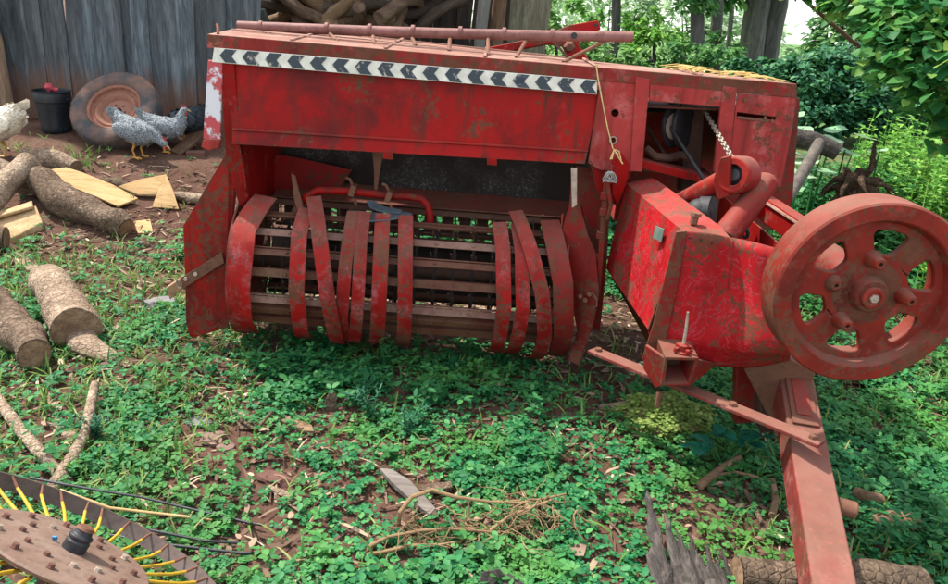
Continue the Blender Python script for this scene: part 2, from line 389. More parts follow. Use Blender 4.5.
s.plate([(xl, 3.337, 0.605), (0.5, 3.337, 0.596), (0.5, 3.337, 0.575), (xl, 3.337, 0.585)], 0.005)
s.build('feed_floor', REDRUST, BAL, 0.001)
# comb of guard fingers under the feed floor
cb = MB(); n = 18
for i in range(n):
    u = 254+(553-254)*i/(n-1); x = xs(u, 3.36, 0.56)
    cb.box((x, 3.38, 0.535), (0.055, 0.02, 0.085)); cb.box((x, 3.345, 0.50), (0.05, 0.08, 0.008))
cb.build('guard_comb', DRUST, BAL, 0.002)
MB().tube([(xl, 3.40, 0.475), (0.5, 3.40, 0.47)], 0.016).build('comb_shaft', RUST, BAL)
# hanging tapered bar
MB().plate([P(372, 150, 3.1), P(384, 151, 3.1), P(380, 170, 3.1), P(377, 193, 3.1), P(374, 193, 3.1), P(374, 170, 3.1)], 0.012).build('hanging_bar', RUST, BAL, 0.002)
# feed handle: bent red tube with two clamps
hp = [P(*a) for a in ((297, 211, 3.06), (300, 204, 3.06), (307, 196, 3.06), (318, 190.5, 3.06), (350, 191, 3.08), (386, 195.5, 3.08), (412, 197, 3.08), (422, 199, 3.08), (428, 205, 3.07), (430, 215, 3.06), (430, 226, 3.05))]
MB().tube(hp, 0.0165, 12).build('feed_tube', REDHOOD, BAL)
MB().lathe([(-.02, .022), (.02, .022)], hp[0], hp[1]-hp[0], 14).build('tube_end', RUST, BAL, .002)
for u, v in ((353, 190), (389, 196)):
    s = MB(); c = P(u, v, 3.07); s.box(c, (0.025, 0.05, 0.05), Matrix.Rotation(.3, 3, 'Y')); s.tube([c+Vector((0, 0, .015)), c+Vector((-.012, -.01, .05)), c+Vector((-.03, -.01, .055))], .007, 8); s.tube([c+Vector((.01, -.02, -.03)), c+Vector((.02, -.03, -.06))], .007, 8)
    s.build('tube_clamp', RUST, BAL, .003)
MB().plate([P(291, 173, 3.04), P(295, 176, 3.04), P(302, 203, 3.02), P(305, 212, 3.02), P(298, 214, 3.02), P(294, 200, 3.03)], .01).build('bent_finger', RUST, BAL, .002)
# ---- pickup reel
BARP = rusty('bar_pale', (.16, .065, .045), (.24, .14, .105), rough=.6)
REELSHADE = plain('reel_shade', (.02, .013, .01), .9, .4)  # near-black colour standing in for the shade inside the reel
RC = (3.09, 0.385); RR = 0.345
def reel(t, r=RR): return RC[0]-r*math.cos(t), RC[1]+r*math.sin(t)
def band(name, us, w, t0=-78, t1=63, r=RR, m=REDBAND, th=0.005, flare=0.0, n=18):
    """us: (t degrees, pixel u) pairs giving the sideways run"""
    path = []; wd = []; od = []
    ts = [a for a, _ in us]; uu = [b for _, b in us]
    for i in range(n+1):
        t = t0+(t1-t0)*i/n; rr = r+flare*max(0, (t-20)/60)**2
        y, z = reel(R_(t), rr); u = float(np.interp(t, ts, uu))
        path.append(Vector((xs(u, y, z), y, z)))
    for i in range(n+1):
        t = R_(t0+(t1-t0)*i/n); tg = (path[min(i+1, n)]-path[max(i-1, 0)]).normalized(); o = Vector((0, -math.cos(t), math.sin(t)))
        wv = tg.cross(o).normalized(); wd.append(wv); od.append(o)
    return MB().strip(path, wd, w*1.07 if name == 'stripper_band' else w, th, od).build(name, m, BAL, .0012, angle=50)
band('end_ring', [(-80, 252), (-30, 240), (0, 237), (40, 243), (74, 266)], 0.105, -80, 74, RR-.004)
band('stripper_band', [(-80, 306), (0, 296), (40, 299), (80, 312)], 0.062)
band('stripper_band', [(-80, 341), (-30, 334), (0, 327), (40, 319), (85, 311)], 0.06, -80, 71, RR+.014, flare=0.015)
band('stripper_band', [(-80, 350), (-20, 341), (20, 345), (80, 357)], 0.052)
band('stripper_band', [(-80, 352), (0, 358), (40, 361), (80, 368)], 0.05, r=RR+.004)
band('stripper_band', [(-80, 375), (0, 379), (80, 384)], 0.06)
band('stripper_band', [(-80, 402), (0, 405), (80, 406)], 0.058)
band('stripper_band', [(-80, 492), (0, 504), (40, 503), (80, 497)], 0.058)
band('stripper_band', [(-80, 507), (0, 523), (40, 522), (80, 514)], 0.056)
band('stripper_band', [(-80, 530), (-20, 545), (10, 543), (40, 531), (86, 508)], 0.058, -80, 71, RR+.016, flare=0.015)
band('end_ring', [(-80, 550), (-20, 564), (20, 563), (80, 547)], 0.085, -80, 70, RR-.004, m=REDRUST)
xL = xs(246, 3.0, .4); xR = xs(558, 3.0, .4)
for i, t in enumerate((62, 44, 27, 10, -14, -27, -42, 118, 170, 225)):
    y, z = reel(R_(t), RR-.05); b = MB(); tt = R_(t); o = Vector((0, -math.cos(tt), math.sin(tt))); tg = Vector((0, math.sin(tt), math.cos(tt)))
    c0 = Vector((xL, y, z)); c1 = Vector((xR, y, z)); up = o if i % 2 else (o+tg*.5).normalized()
    b.beam(c0, c1, 0.03 if i < 7 else .03, 0.006, up); b.beam(c0-o*.015+tg*.016, c1-o*.015+tg*.016, 0.006, 0.028, up)
    for k in range(9):   # bolt heads along the bar
        c = c0.lerp(c1, (k+.5)/9)+up*.005; b.lathe([(0, .007), (.005, .006)], c, up, 6)
    b.build('tine_bar', BARP if i in (4, 1) else BARM, BAL, .001)
for i, t in enumerate((38, 2, -26, 62, 95)):
    for k in range(16):
        x = xL+(xR-xL)*(k+.5)/16; y, z = reel(R_(t), RR-.07); y2, z2 = reel(R_(t-6), RR-.16)
        MB().tube([(x, y, z), (x+.012, y2, z2), (x+.02, y2+.02, z2+.04)], 0.004, 6).build('spring_tine', DRUST, BAL)
MB().tube([(xL-.02, RC[0], RC[1]), (xR+.02, RC[0], RC[1])], 0.024, 14).build('reel_shaft', DRUST, BAL)
for x in (xL-.01, xR+.01): MB().lathe([(-.004, .02), (-.004, .31), (.004, .31), (.004, .02)], (x, RC[0], RC[1]), (1, 0, 0), 36).build('reel_end_disc', REDRUST, BAL)
for k in range(17):
    x = xL+(xR-xL)*(k+.3)/17; MB().strip([Vector((x, RC[0]-.2*math.cos(a), RC[1]+.2*math.sin(a))) for a in np.linspace(-.9, 1.5, 9)], (1, 0, 0), .013, .004, [Vector((0, -math.cos(a), math.sin(a))) for a in np.linspace(-.9, 1.5, 9)]).build('inner_guard', REELSHADE, BAL)
MB().plate([(xL, 3.30, .14), (xR, 3.32, .14), (xR, 3.42, .42), (xL, 3.42, .42)], .005).build('reel_back_plate', REELSHADE, BAL)
# ---- pickup shields
sh = MB()
sh.plate([P(228, 150, 2.93), P(236, 160, 2.96), P(236, 196, 2.99), P(230, 250, 2.95), P(227, 300, 2.92), P(229, 327, 2.93), P(190, 339, 2.93), P(186, 322, 2.93), P(185, 275, 2.94), P(183, 226, 2.96)], .006)
shield = sh.build('pickup_shield', REDSH, BAL, .0015)
s = MB(); s.plate([P(179, 279, 2.925), P(181, 290, 2.925), P(224, 263, 2.91), P(222, 252, 2.91)], .006); s.build('shield_strap', RUST, shield, .001)
s = MB()
for u, v in ((186, 279), (196, 274)): s.lathe([(0, .01), (.008, .009)], P(u, v, 2.92), (0, -1, .2), 6)
for k in range(3):
    a = P(180, 284, 2.91); s.tube([a+Vector((.012*math.cos(j*.7+k), -.006-.003*k, .02*math.sin(j*.7+k)+.004*k)) for j in range(9)], .002, 5)
s.build('wire_tie', STEELW, shield)
MB().plate([P(166, 288, 2.91), P(180, 279, 2.92), P(181, 290, 2.92), P(170, 300, 2.91)], .03).build('strap_block', plain('raw_wood_block', (.30, .17, .09), .8, .3), shield, .003)
a, b, c = [P(*q) for q in ((223, 199, 2.92), (268, 202, 3.02), (262, 206, 2.98))]
sr = MB(); tp = [(572, 166, 2.9), (579, 200, 2.9), (581, 212, 2.88), (588, 236, 2.86), (595, 252, 2.84), (599, 292, 2.80), (594, 320, 2.79), (586, 345, 2.78), (579, 366, 2.78), (568, 360, 2.80), (573, 345, 2.82), (577, 330, 2.84), (570, 297, 2.87), (569, 268, 2.88), (561, 238, 2.92), (564, 222, 2.93), (569, 205, 2.92)]
sr.plate([P(*q) for q in tp], .008); shr = sr.build('crop_shield', REDRUST, BAL, .0015)
s = MB(); s.plate([P(571, 168, 2.88), P(577, 168, 2.88), P(577, 205, 2.87), P(572, 208, 2.87)], .01)
s.build('shield_post', STEELW, shr, .001)
s = MB()
for u, v in ((585, 300), (589, 294), (580, 296)): s.lathe([(0, .011), (.01, .01)], P(u, v, 2.80), (0, -1, .2), 6)
s.tube([P(592, 292, 2.79), P(597, 300, 2.77), P(597, 306, 2.77), P(593, 308, 2.78)], .004, 6)
s.build('shield_bolts', RUST, shr)
# ---- bale chamber frame right of the hood
front = 2.905
def fr_panel(x, y, z): return P(x, y, front+z)
def circ(cx, cy, r, n=16): return [(cx+r*math.cos(2*PI*k/n), cy+r*math.sin(2*PI*k/n)) for k in range(n)]
V, F = plate_holes([(600.5, 80), (634, 78), (640, 78), (633, 172), (600, 170), (588, 163), (589.5, 151)], [circ(615, 113, 3.8), circ(613, 140, 3.8)], .0, .008, fr_panel)
cp = MB().add(V, F).build('corner_panel', REDFADE, BAL, .001)
s = MB(); c = P(613, 140, 2.9); s.lathe([(-.004, .016), (.006, .016), (.006, .011), (-.004, .011)], c, (0, -1, 0), 18, close=True); s.build('grommet', STEELW, cp)
def post(name, a, b, m, y=2.895, th=.02): return MB().plate([P(*q, y) for q in a+b], th).build(name, m, BAL, .002)
post('frame_post', [(636, 77), (650, 79)], [(642, 172), (630, 171)], REDFADE)
post('frame_post', [(723, 86), (737, 88)], [(729, 172), (714, 172)], REDFADE)
post('window_rail', [(650, 84), (723, 91)], [(722, 107), (649, 101)], REDFADE, 2.90, .012)
post('window_sill', [(642, 160), (714, 178)], [(713, 186), (640, 168)], RED, 2.93, .1)
V, F = plate_holes([(737, 93), (796, 98), (790, 140), (780, 187), (728, 176)], [[(737, 112), (776, 117), (775, 120), (736.5, 116)]], 0, .006, lambda x, y, z: P(x, y, 2.90+z))
ep = MB().add(V, F).build('end_panel', REDFADE, BAL, .001)
s = MB(); s.plate([P(738, 116, 2.895), P(768, 119.5, 2.895), P(768, 122, 2.893), P(738, 118.5, 2.893)], .004)
for u, v in ((765, 118), (772, 121), (760, 105), (745, 100)): s.lathe([(0, .008), (.006, .007)], P(u, v, 2.895), (0, -1, 0), 6)
s.build('panel_latch', RUST, ep)
s = MB()  # end wall going back from the corner
e0 = P(796, 98, 2.906); e1 = P(780, 187, 2.906)
s.plate([e0, e0+Vector((0, .34, -.02)), e0+Vector((0, .7, -.12)), e1+Vector((0, .7, 0)), e1], .006, (-1, 0, 0)); s.build('end_wall', REDFADE, BAL, .001)
# inside the window: rear wall, posts, pulley, belts, chain
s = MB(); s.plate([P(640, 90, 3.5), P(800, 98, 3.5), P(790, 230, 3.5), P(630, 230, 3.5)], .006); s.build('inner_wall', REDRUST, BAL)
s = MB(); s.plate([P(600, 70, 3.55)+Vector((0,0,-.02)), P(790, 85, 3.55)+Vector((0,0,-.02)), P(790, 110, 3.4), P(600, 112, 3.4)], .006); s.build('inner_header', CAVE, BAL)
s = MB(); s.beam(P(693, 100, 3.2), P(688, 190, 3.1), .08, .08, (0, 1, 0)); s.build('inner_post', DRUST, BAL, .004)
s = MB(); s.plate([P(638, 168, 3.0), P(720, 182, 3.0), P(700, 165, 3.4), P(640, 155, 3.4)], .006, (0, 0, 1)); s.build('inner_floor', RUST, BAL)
s = MB(); s.plate([P(600, 104, 2.95), P(792, 112, 2.95), P(792, 112, 2.95)+Vector((0, .66, -.03)), P(600, 104, 2.95)+Vector((0, .66, -.03))], .006, (0, 0, 1)); s.build('light_block_plate', REDRUST, BAL)  # added plate, out of sight, keeps sky light from leaking into the window
pul = MB().lathe([(-.03, .02), (-.03, .10), (-.018, .10), (0, .075), (.018, .10), (.03, .10), (.03, .02)], P(679, 124, 3.1), (.75, -.6, .1), 28).build('belt_pulley', DARKST, BAL, .002)
MB().lathe([(0, .055), (.005, .055)], P(674, 126, 3.05), (.6, -.75, .1), 20).build('pulley_face', STEELW, pul)
MB().beam(P(668, 124, 3.05), P(708, 186, 2.85), .012, .03, (0, -1, 0)).build('drive_belt', BLACKR, BAL, .003)
s = MB(); s.beam(P(648, 128, 3.2), P(668, 160, 3.1), .012, .05, (0, -1, 0)); s.tube([P(646, 148, 3.0), P(655, 156, 2.98), P(668, 158, 3.0), P(680, 155, 3.05), P(692, 158, 3.0)], .016, 8, nz=.3, nf=20); s.build('drive_linkage', DRUST, BAL)
def chain(name, a, b, L=.02, parent=BAL, m=None):
    s = MB(); d = (b-a); n = int(d.length/L); d.normalize(); x = d.orthogonal().normalized(); y = d.cross(x)
    for i in range(n):
        c = a+(b-a)*((i+.5)/n); w = x if i % 2 else y; pts = []
        for k in range(10):
            t = 2*PI*k/10; pts.append(c+d*math.cos(t)*L*.68+w*math.sin(t)*L*.42)
        pts.append(pts[0]); s.tube(pts, L*.22, 6, caps=False)
    return s.build(name, m or STEELW, parent)
chain('chain', P(703, 108, 3.05), P(735, 163, 2.62), .017, m=plain('chain_steel', (.20, .165, .13), .5, .4, 60, metal=.3))
# ---- feeder box standing out in front
bf = P(626, 183, 2.95); bn = P(683, 231, 2.30); bb = P(648, 330, 2.36); bfb = P(606, 268, 2.95)
nb = MB().plate([bf, bn, bb, bfb], .006).build('feeder_side', CHIP, BAL, .001)
MB().plate([P(655.5, 226, 2.47), P(664, 229, 2.42), P(661, 242, 2.42), P(652.5, 238, 2.47)], .004).build('rating_plate', plain('tin_plate', (.10, .14, .115), .5, .4), nb, .001)
MB().plate([P(676, 232, 2.285), P(687, 231, 2.28), P(677, 290, 2.28), P(664, 350, 2.28), P(659, 373, 2.28), P(642, 360, 2.29), P(653, 325, 2.29)], .012).build('feeder_flange', REDRUST, BAL, .002)
rows = [[(684, 231, 2.293), (708, 233, 2.29), (733, 238, 2.29), (757, 243, 2.24), (790, 252, 2.2)],
        [(675, 285, 2.293), (702, 290, 2.285), (729, 297, 2.28), (755, 303, 2.2), (790, 310, 2.16)],
        [(664, 335, 2.293), (694, 336, 2.275), (724, 341, 2.25), (752, 345, 2.16), (790, 348, 2.12)],
        [(660, 352, 2.293), (692, 352, 2.285), (723, 354, 2.27), (751, 356, 2.2), (790, 355, 2.16)],
        [(659, 364, 2.30), (690, 364, 2.30), (722, 366, 2.30), (750, 367, 2.27), (790, 360, 2.24)]]
def grid(rows, sub=4):
    A = np.array([[tuple(P(*q)) for q in r] for r in rows])
    def res(A, n):
        m = A.shape[0]; t = np.linspace(0, m-1, (m-1)*n+1); out = []
        for q in t:
            i = min(int(q), m-2); f = q-i
            p0, p1, p2, p3 = A[max(i-1, 0)], A[i], A[i+1], A[min(i+2, m-1)]
            out.append(.5*((2*p1)+(-p0+p2)*f+(2*p0-5*p1+4*p2-p3)*f*f+(-p0+3*p1-3*p2+p3)*f**3))
        return np.array(out)
    A = res(A, sub); A = res(A.transpose(1, 0, 2), sub).transpose(1, 0, 2); h, w, _ = A.shape
    vs = [tuple(p) for p in A.reshape(-1, 3)]; fs = [(i*w+j, i*w+j+1, (i+1)*w+j+1, (i+1)*w+j) for i in range(h-1) for j in range(w-1)]
    return vs, fs
vs, fs = grid(rows); o = MB().add(vs, fs).build('feeder_front', CHIP, BAL)
so = o.modifiers.new('solid', 'SOLIDIFY'); so.thickness = .006; so.offset = 0
s = MB()
for u, v in ((690, 238), (701, 240), (712, 243), (676, 290), (697, 288), (668, 315), (684, 247)): s.lathe([(0, .004), (.001, .004)], P(u, v, 2.284), (0, -1, 0), 8)
s.build('rivet_holes', BLACKR, o)
s = MB(); s.plate([P(733.8, 240, 2.284), P(735, 241, 2.284), P(728, 290, 2.279), P(726.8, 290, 2.279)], .003); s.build('weld_seam', CHIP, o, .001)
# top flange, right wall, underside
s = MB(); s.plate([bf, P(652, 177, 2.97), P(664, 185, 2.8), P(722, 228, 2.35), P(731, 238, 2.295), bn], .008, (0, 0, 1)); s.build('feeder_top', CHIP, BAL, .002)
s = MB(); c = P(694, 221, 2.36); s.lathe([(-.01, .014), (.018, .014), (.018, .02), (.03, .019)], c, (.1, 0, 1), 6); s.build('feeder_bolt', RUST, BAL, .001)
wr = P(790, 252, 2.24)
s = MB(); s.plate([wr+Vector((0, .0, .0)), wr+Vector((0, .75, 0)), wr+Vector((0, .75, -.4)), wr+Vector((0, 0, -.33))], .006, (1, 0, 0)); s.build('feeder_side', RED, BAL)
s = MB(); b0 = P(659, 366, 2.31); b1 = P(790, 362, 2.26); s.plate([b0, b1, b1+Vector((0, .7, 0)), bfb+Vector((0, 0, .0)), bb+Vector((0,.02,0))], .006, (0, 0, -1)); s.build('feeder_underside', REDRUST, BAL)
s = MB(); zf = bn.z-.16; s.plate([(bf.x, 3.0, zf), (wr.x, 3.0, zf), (wr.x, 2.32, zf), (bn.x+.01, 2.32, zf)], .006, (0, 0, 1)); s.build('feeder_floor', DRUST, BAL)
# beam on the right of the opening
MB().beam(P(752, 198, 2.95), P(822, 246, 2.32), .05, .09).build('feeder_beam', RED, BAL, .004)
MB().beam(P(752, 190, 2.95), P(824, 236, 2.32), .06, .008).build('beam_cap', TOPPALE, BAL, .001)
# crank arm
MB().tube([P(650, 218, 2.85), P(728, 178, 2.56)], [.035, .038], 20).build('crank_tube', ARM, BAL, .003)
ax = Vector((-.74, -.66, .10)).normalized(); rc = P(738, 175, 2.50)
ring = MB(); ring.lathe([(-.04, .036), (-.04, .066), (.032, .066), (.04, .058), (.04, .036)], rc, ax, 32, close=True); ri = ring.build('crank_eye', ARM, BAL, .003)
MB().lathe([(-.035, .035), (.012, .035), (.02, .026), (.03, .02), (.03, .0)], rc, ax, 24).build('crank_pin', DARKST, ri, .002)
s = MB(); s.plate([P(720, 158, 2.49), P(729, 156, 2.47), P(729, 196, 2.47), P(717, 200, 2.5), P(713, 180, 2.52)], .02); s.build('eye_plate', ARM, ri, .003)
MB().tube([P(768, 176, 2.54), P(766, 181, 2.53), P(760, 190, 2.51), P(724, 238, 2.42)], [.028, .043, .044, .047], 22).build('crank_arm', ARM, BAL, .006)
gb = MB(); gc = P(699, 212, 2.58); gb.ball(gc, .05, 16, 10); gb.lathe([(-.02, .062), (.02, .062)], gc+Vector((.03, 0, .0)), (.8, -.5, .2), 12); gb.build('universal_joint', BLACKR, BAL)
chain('chain', P(743, 224, 2.5), P(746, 240, 2.48), .03, m=DARKST)
# ---- flywheel
FC = P(872, 297, 1.98); fR = .282
def fw(x, y, z): return FC+Vector((x, -z, y))
rim = MB(); rim.lathe([(0, fR-.006), (-.006, fR), (-.115, fR), (-.12, fR-.006), (-.12, .218), (-.04, .214), (-.026, .220), (-.004, .228), (0, .233)], FC, (0, -1, 0), 96, close=True)
fly = rim.build('flywheel', REDWHEEL, BAL, angle=30)
holes = []
for k in range(6):
    a0 = R_(82+60*k); h = []
    for i in range(28):
        t = 2*PI*i/28; ct, st = math.cos(t), math.sin(t); e = .5
        rr = .158+.037*math.copysign(abs(ct)**e, ct); aa = a0+(R_(17)+.03*(rr-.158)/.037)*math.copysign(abs(st)**e, st)*(.9+.1*ct)
        h.append((rr*math.cos(aa), rr*math.sin(aa)))
    holes.append(h)
V, F = plate_holes(circ(0, 0, .222, 64), holes, -.032, -.055, fw)
MB().add(V, F).build('wheel_web', REDWHEEL, fly, .004)
MB().lathe([(-.04, .105), (-.032, .10), (-.03, .07), (-.03, .056), (-.005, .05), (0, .046), (0, .0)], FC, (0, -1, 0), 40).build('hub', GREASY, fly, angle=40)
hb = MB(); hb.lathe([(0, .032), (.006, .034), (.014, .032), (.016, .022), (.012, .018)], FC, (0, -1, 0), 32); hb.build('hub_cap', REDWHEEL, fly, .001)
nn = MB(); nn.lathe([(.012, .014), (.02, .013)], FC, (0, -1, 0), 6); nn.lathe([(.02, .004), (.024, .004)], FC, (0, -1, 0), 10); nn.build('hub_nut', STEELW, fly, .001)
for a in (97, 0, 238, 168):
    c = fw(.107*math.cos(R_(a)), .107*math.sin(R_(a)), -.033)
    s = MB(); hh = .05 if a != 168 else .018
    s.lathe([(0, .027), (.01, .024), (hh, .017), (hh+.004, .014), (hh+.004, .006), (hh-.01, .006), (hh-.01, 0)], c, (0, -1, 0), 20); s.build('boss', REDWHEEL if a != 168 else GREASY, fly, .001)
MB().lathe([(-.5, .03), (-.06, .03)], FC, (0, -1, 0), 18).build('flywheel_shaft', DARKST, fly)
MB().lathe([(-.42, .045), (-.42, .06), (-.2, .065), (-.13, .055), (-.13, .03)], FC, (0, -1, 0), 36).build('shaft_housing', REDRUST, BAL)
# ---- square tube bracket with pin
a = [P(665, 357, 2.16), P(699, 358, 2.16), P(690, 386, 2.16), P(661, 386, 2.16)]; b = [p+Vector((0, .16, .01)) for p in a]
cen = (a[0]+a[1]+a[2]+a[3])/4; ai = [cen+(p-cen)*.80 for p in a]; bi = [p+Vector((0, .16, .01)) for p in ai]
s = MB(); s.add(a+b+ai+bi, [(0, 1, 5, 4), (1, 2, 6, 5), (2, 3, 7, 6), (3, 0, 4, 7), (8, 12, 13, 9), (9, 13, 14, 10), (10, 14, 15, 11), (11, 15, 12, 8), (0, 8, 9, 1), (1, 9, 10, 2), (2, 10, 11, 3), (3, 11, 8, 0), (4, 5, 13, 12), (5, 6, 14, 13), (6, 7, 15, 14), (7, 4, 12, 15)])
sq = s.build('socket', REDRUST, BAL, .002)
MB().plate([p+Vector((0, .12, .008)) for p in ai], .004).build('socket_back', DRUST, sq)
pc = P(682, 352, 2.2)
s = MB(); s.lathe([(0, .03), (.006, .03), (.008, .02), (.028, .02), (.032, .012)], pc, (0, 0, 1), 8)
for k in range(4):
    t = k*PI/2+.4; s.lathe([(0, .009), (.016, .008)], pc+Vector((.026*math.cos(t), .026*math.sin(t), .004)), (0, 0, 1), 6)
s.build('socket_clamp', RED, sq, .001)
MB().tube([pc+Vector((0, 0, .02)), P(686, 330, 2.2), P(688, 312, 2.2)], [.006, .0055, .004], 8).build('socket_pin', STEELW, sq)
s = MB(); s.plate([P(645, 345, 2.25), P(664, 358, 2.17), P(661, 386, 2.17), P(655, 388, 2.2), P(643, 368, 2.27)], .012); s.build('socket_gusset', REDRUST, sq, .002); s = MB(); s.plate([P(690, 386, 2.17), P(699, 360, 2.17), P(716, 364, 2.28), P(700, 378, 2.26)], .012); s.build('socket_gusset', REDRUST, sq, .002)
# ---- drawbar, brace and legs
dn = (PZ(815, 584, .2)+PZ(855, 584, .2))/2; df = (PZ(783, 380, .4)+PZ(810, 375, .4))/2
dd = (dn-df).normalized(); dnn = dn+dd*.35
nrm = (Vector((0, 0, 1))-dd*dd.z).normalized(); side = dd.cross(nrm)
dw, dh = .115, .11
s = MB(); s.beam(df-nrm*dh/2, dnn-nrm*dh/2, dw, dh, nrm); db = s.build('drawbar', DRAWB, BAL, .006)
c = df+dd*.10
s = MB(); s.beam(df-dd*.03+nrm*.005, df+dd*.24+nrm*.005, dw*.72, .008, nrm); s.build('drawbar_doubler', REDRUST, db, .002)
s = MB(); s.beam(df+dd*.02+nrm*.008-side*.0, df+dd*.20+nrm*.01, dw*.42, .006, nrm); s.build('drawbar_plate', RED, db, .001)
pp = P(842, 507, 1.78); s = MB(); s.lathe([(-.09, .026), (.035, .026), (.04, .022), (.04, .012), (.0, .012), (.0, 0)], pp, (.95, -.28, -.05), 20); s.build('drawbar_pin', RUST, db, .001)
ba = PZ(592, 350, .31); bb2 = PZ(822, 444, .372); s = MB(); bd = (bb2-ba).normalized()
s.beam(ba, bb2, .055, .014, (0, 0, 1)); s.build('hitch_brace', DRAWB, BAL, .003)
for q in (ba+bd*.03, bb2-bd*.03, bb2-bd*.3): MB().lathe([(0, .014), (.012, .013)], q+Vector((0, 0, .007)), (0, 0, 1), 6).build('brace_bolt', RUST, BAL, .001)
s = MB(); s.lathe([(-.06, .012), (0, .012)], P(660, 392, 2.3), (0, 0, 1), 8); s.build('brace_bolt', RUST, BAL, .001)
s = MB(); s.beam(P(747, 360, 2.42), P(745, 420, 2.42), .09, .05, (0, 1, 0)); s.build('stand_leg', REDRUST, BAL, .004)
s = MB(); s.beam(P(766, 360, 2.34), P(768, 428, 2.34), .07, .06, (0, 1, 0)); s.build('stand_leg', DRUST, BAL, .004)
s = MB(); s.plate([P(740, 362, 2.3), P(790, 360, 2.25), P(815, 372, 2.25), P(810, 392, 2.25), P(783, 405, 2.26), P(776, 440, 2.26), P(770, 420, 2.27)], .05); s.build('drawbar_yoke', RUST, BAL, .004)
# ---- hinge gear between chamber and shield
s = MB(); s.plate([P(590, 164, 2.93), P(632, 173, 2.93), P(622, 190, 2.93), P(612, 205, 2.93), P(604, 216, 2.93)], .008); s.build('hinge_gusset', RED, BAL, .002)
s = MB(); s.beam(P(607, 172, 2.88), P(597, 300, 2.84), .022, .022, (0, -1, 0)); 
for u, v in ((604, 196), (603, 212), (600, 235), (598, 257), (597, 283)): s.box(P(u, v, 2.86), (.028, .026, .03))
s.tube([P(612, 165, 2.85), P(608, 185, 2.84), P(611, 205, 2.84), P(607, 220, 2.84)], .009, 8)
s.build('hinge_rod', REDRUST, BAL, .003)
s = MB(); s.plate([P(614, 158, 2.86), P(622, 152, 2.86), P(630, 165, 2.88), P(626, 185, 2.9), P(618, 205, 2.88), P(613, 195, 2.86)], .015); s.build('hinge_ear', RED, BAL, .003)
s = MB(); s.plate([P(576, 166, 3.05), P(612, 172, 3.05), P(606, 268, 2.96), P(600, 330, 2.98), P(588, 330, 3.02)], .006); s.build('chamber_cheek', REDRUST, BAL)
wk = MB(); c = P(607, 176, 2.83)
for k in range(5):
    wk.tube([c+Vector((.016*math.sin(j*.9+k*1.7)+.006*k, -.012+.008*math.cos(j*1.3+k), .02*math.cos(j*.8+k*2.1))) for j in range(14)], .0022, 5)
wk.build('wire_knot', plain('galvanised_wire', (.34, .33, .31), .5, .3), BAL)
# ---- rail pipe, struts and lift arm on the roof
pa = P(238, 26, 3.28); pb = P(633, 37, 3.22)
pipe = MB(); pipe.tube([pa.lerp(pb, k/40)+Vector((0, 0, -.006*math.sin(PI*k/40))) for k in range(41)], .0215, 16, nz=.06, nf=14); rp = pipe.build('roof_pipe', PIPEM, BAL)
for f in (.06, .23, .34, .45, .57, .68, .80, .92):
    c = pa.lerp(pb, f); s = MB().lathe([(-.008, .0245), (.008, .0245)], c, pb-pa, 14); s.build('pipe_collar', PIPEM, rp, .002)
for (u0, v0, u1, v1) in ((330, 34, 338, 42), (373, 36, 374, 45), (412, 38, 416, 46), (450, 38, 449, 52), (488, 37, 488, 56), (527, 39, 516, 58), (607, 40, 563, 62)):
    MB().tube([P(u0, v0, 3.24), P(u1, v1, 3.08)], .008, 8).build('pipe_strut', RUST, rp)
MB().lathe([(0, .013), (.004, .013)], P(574, 35.5, 3.2), (0, -1, .1), 14).build('pipe_hole', BLACKR, rp)
s = MB(); s.plate([P(474, 50, 3.5), P(545, 36, 3.5), P(568, 25, 3.5), P(598, 20, 3.5), P(601, 29, 3.5), P(590, 32, 3.5), P(578, 43, 3.5), P(592, 64, 3.42), P(572, 64, 3.42), P(562, 46, 3.5), P(548, 44, 3.5), P(474, 58, 3.5)], .03)
la = s.build('lift_arm', RED, BAL, .004)
s = MB(); s.lathe([(0, .03), (.012, .028), (.03, .018)], P(569, 47, 3.49), (0, -1, 0), 6); s.build('pivot_bolt', RUST, la, .002); s = MB(); s.lathe([(0, .008), (.003, .008)], P(596, 25, 3.492), (0, -1, 0), 10); s.build('arm_hole', BLACKR, la)
s = MB(); s.beam(P(554, 42, 3.46), P(575, 66, 3.4), .012, .02, (0, -1, 0)); s.build('arm_link', DRUST, la)
s = MB(); s.tube([P(218, 34, 2.93), P(218, 28, 2.95), P(217, 24, 2.96)], .006, 8); s.build('roof_hook', RUST, BAL)
# rear of the machine: bale case and axle, hidden from the photograph but part of the baler
s = MB(); s.box((.95, 4.3, .78), (.5, 1.3, .5)); s.build('bale_case', REDFADE, BAL, .01)
s = MB(); s.plate([(xl, 3.66, 1.32), (0.0, 3.45, 1.27), (0.6, 3.4, 1.2), (1.24, 3.62, 1.18), (1.2, 3.66, .62), (xl, 3.66, .62)], .006, (0, 1, 0)); s.build('rear_sheet', REDFADE, BAL)
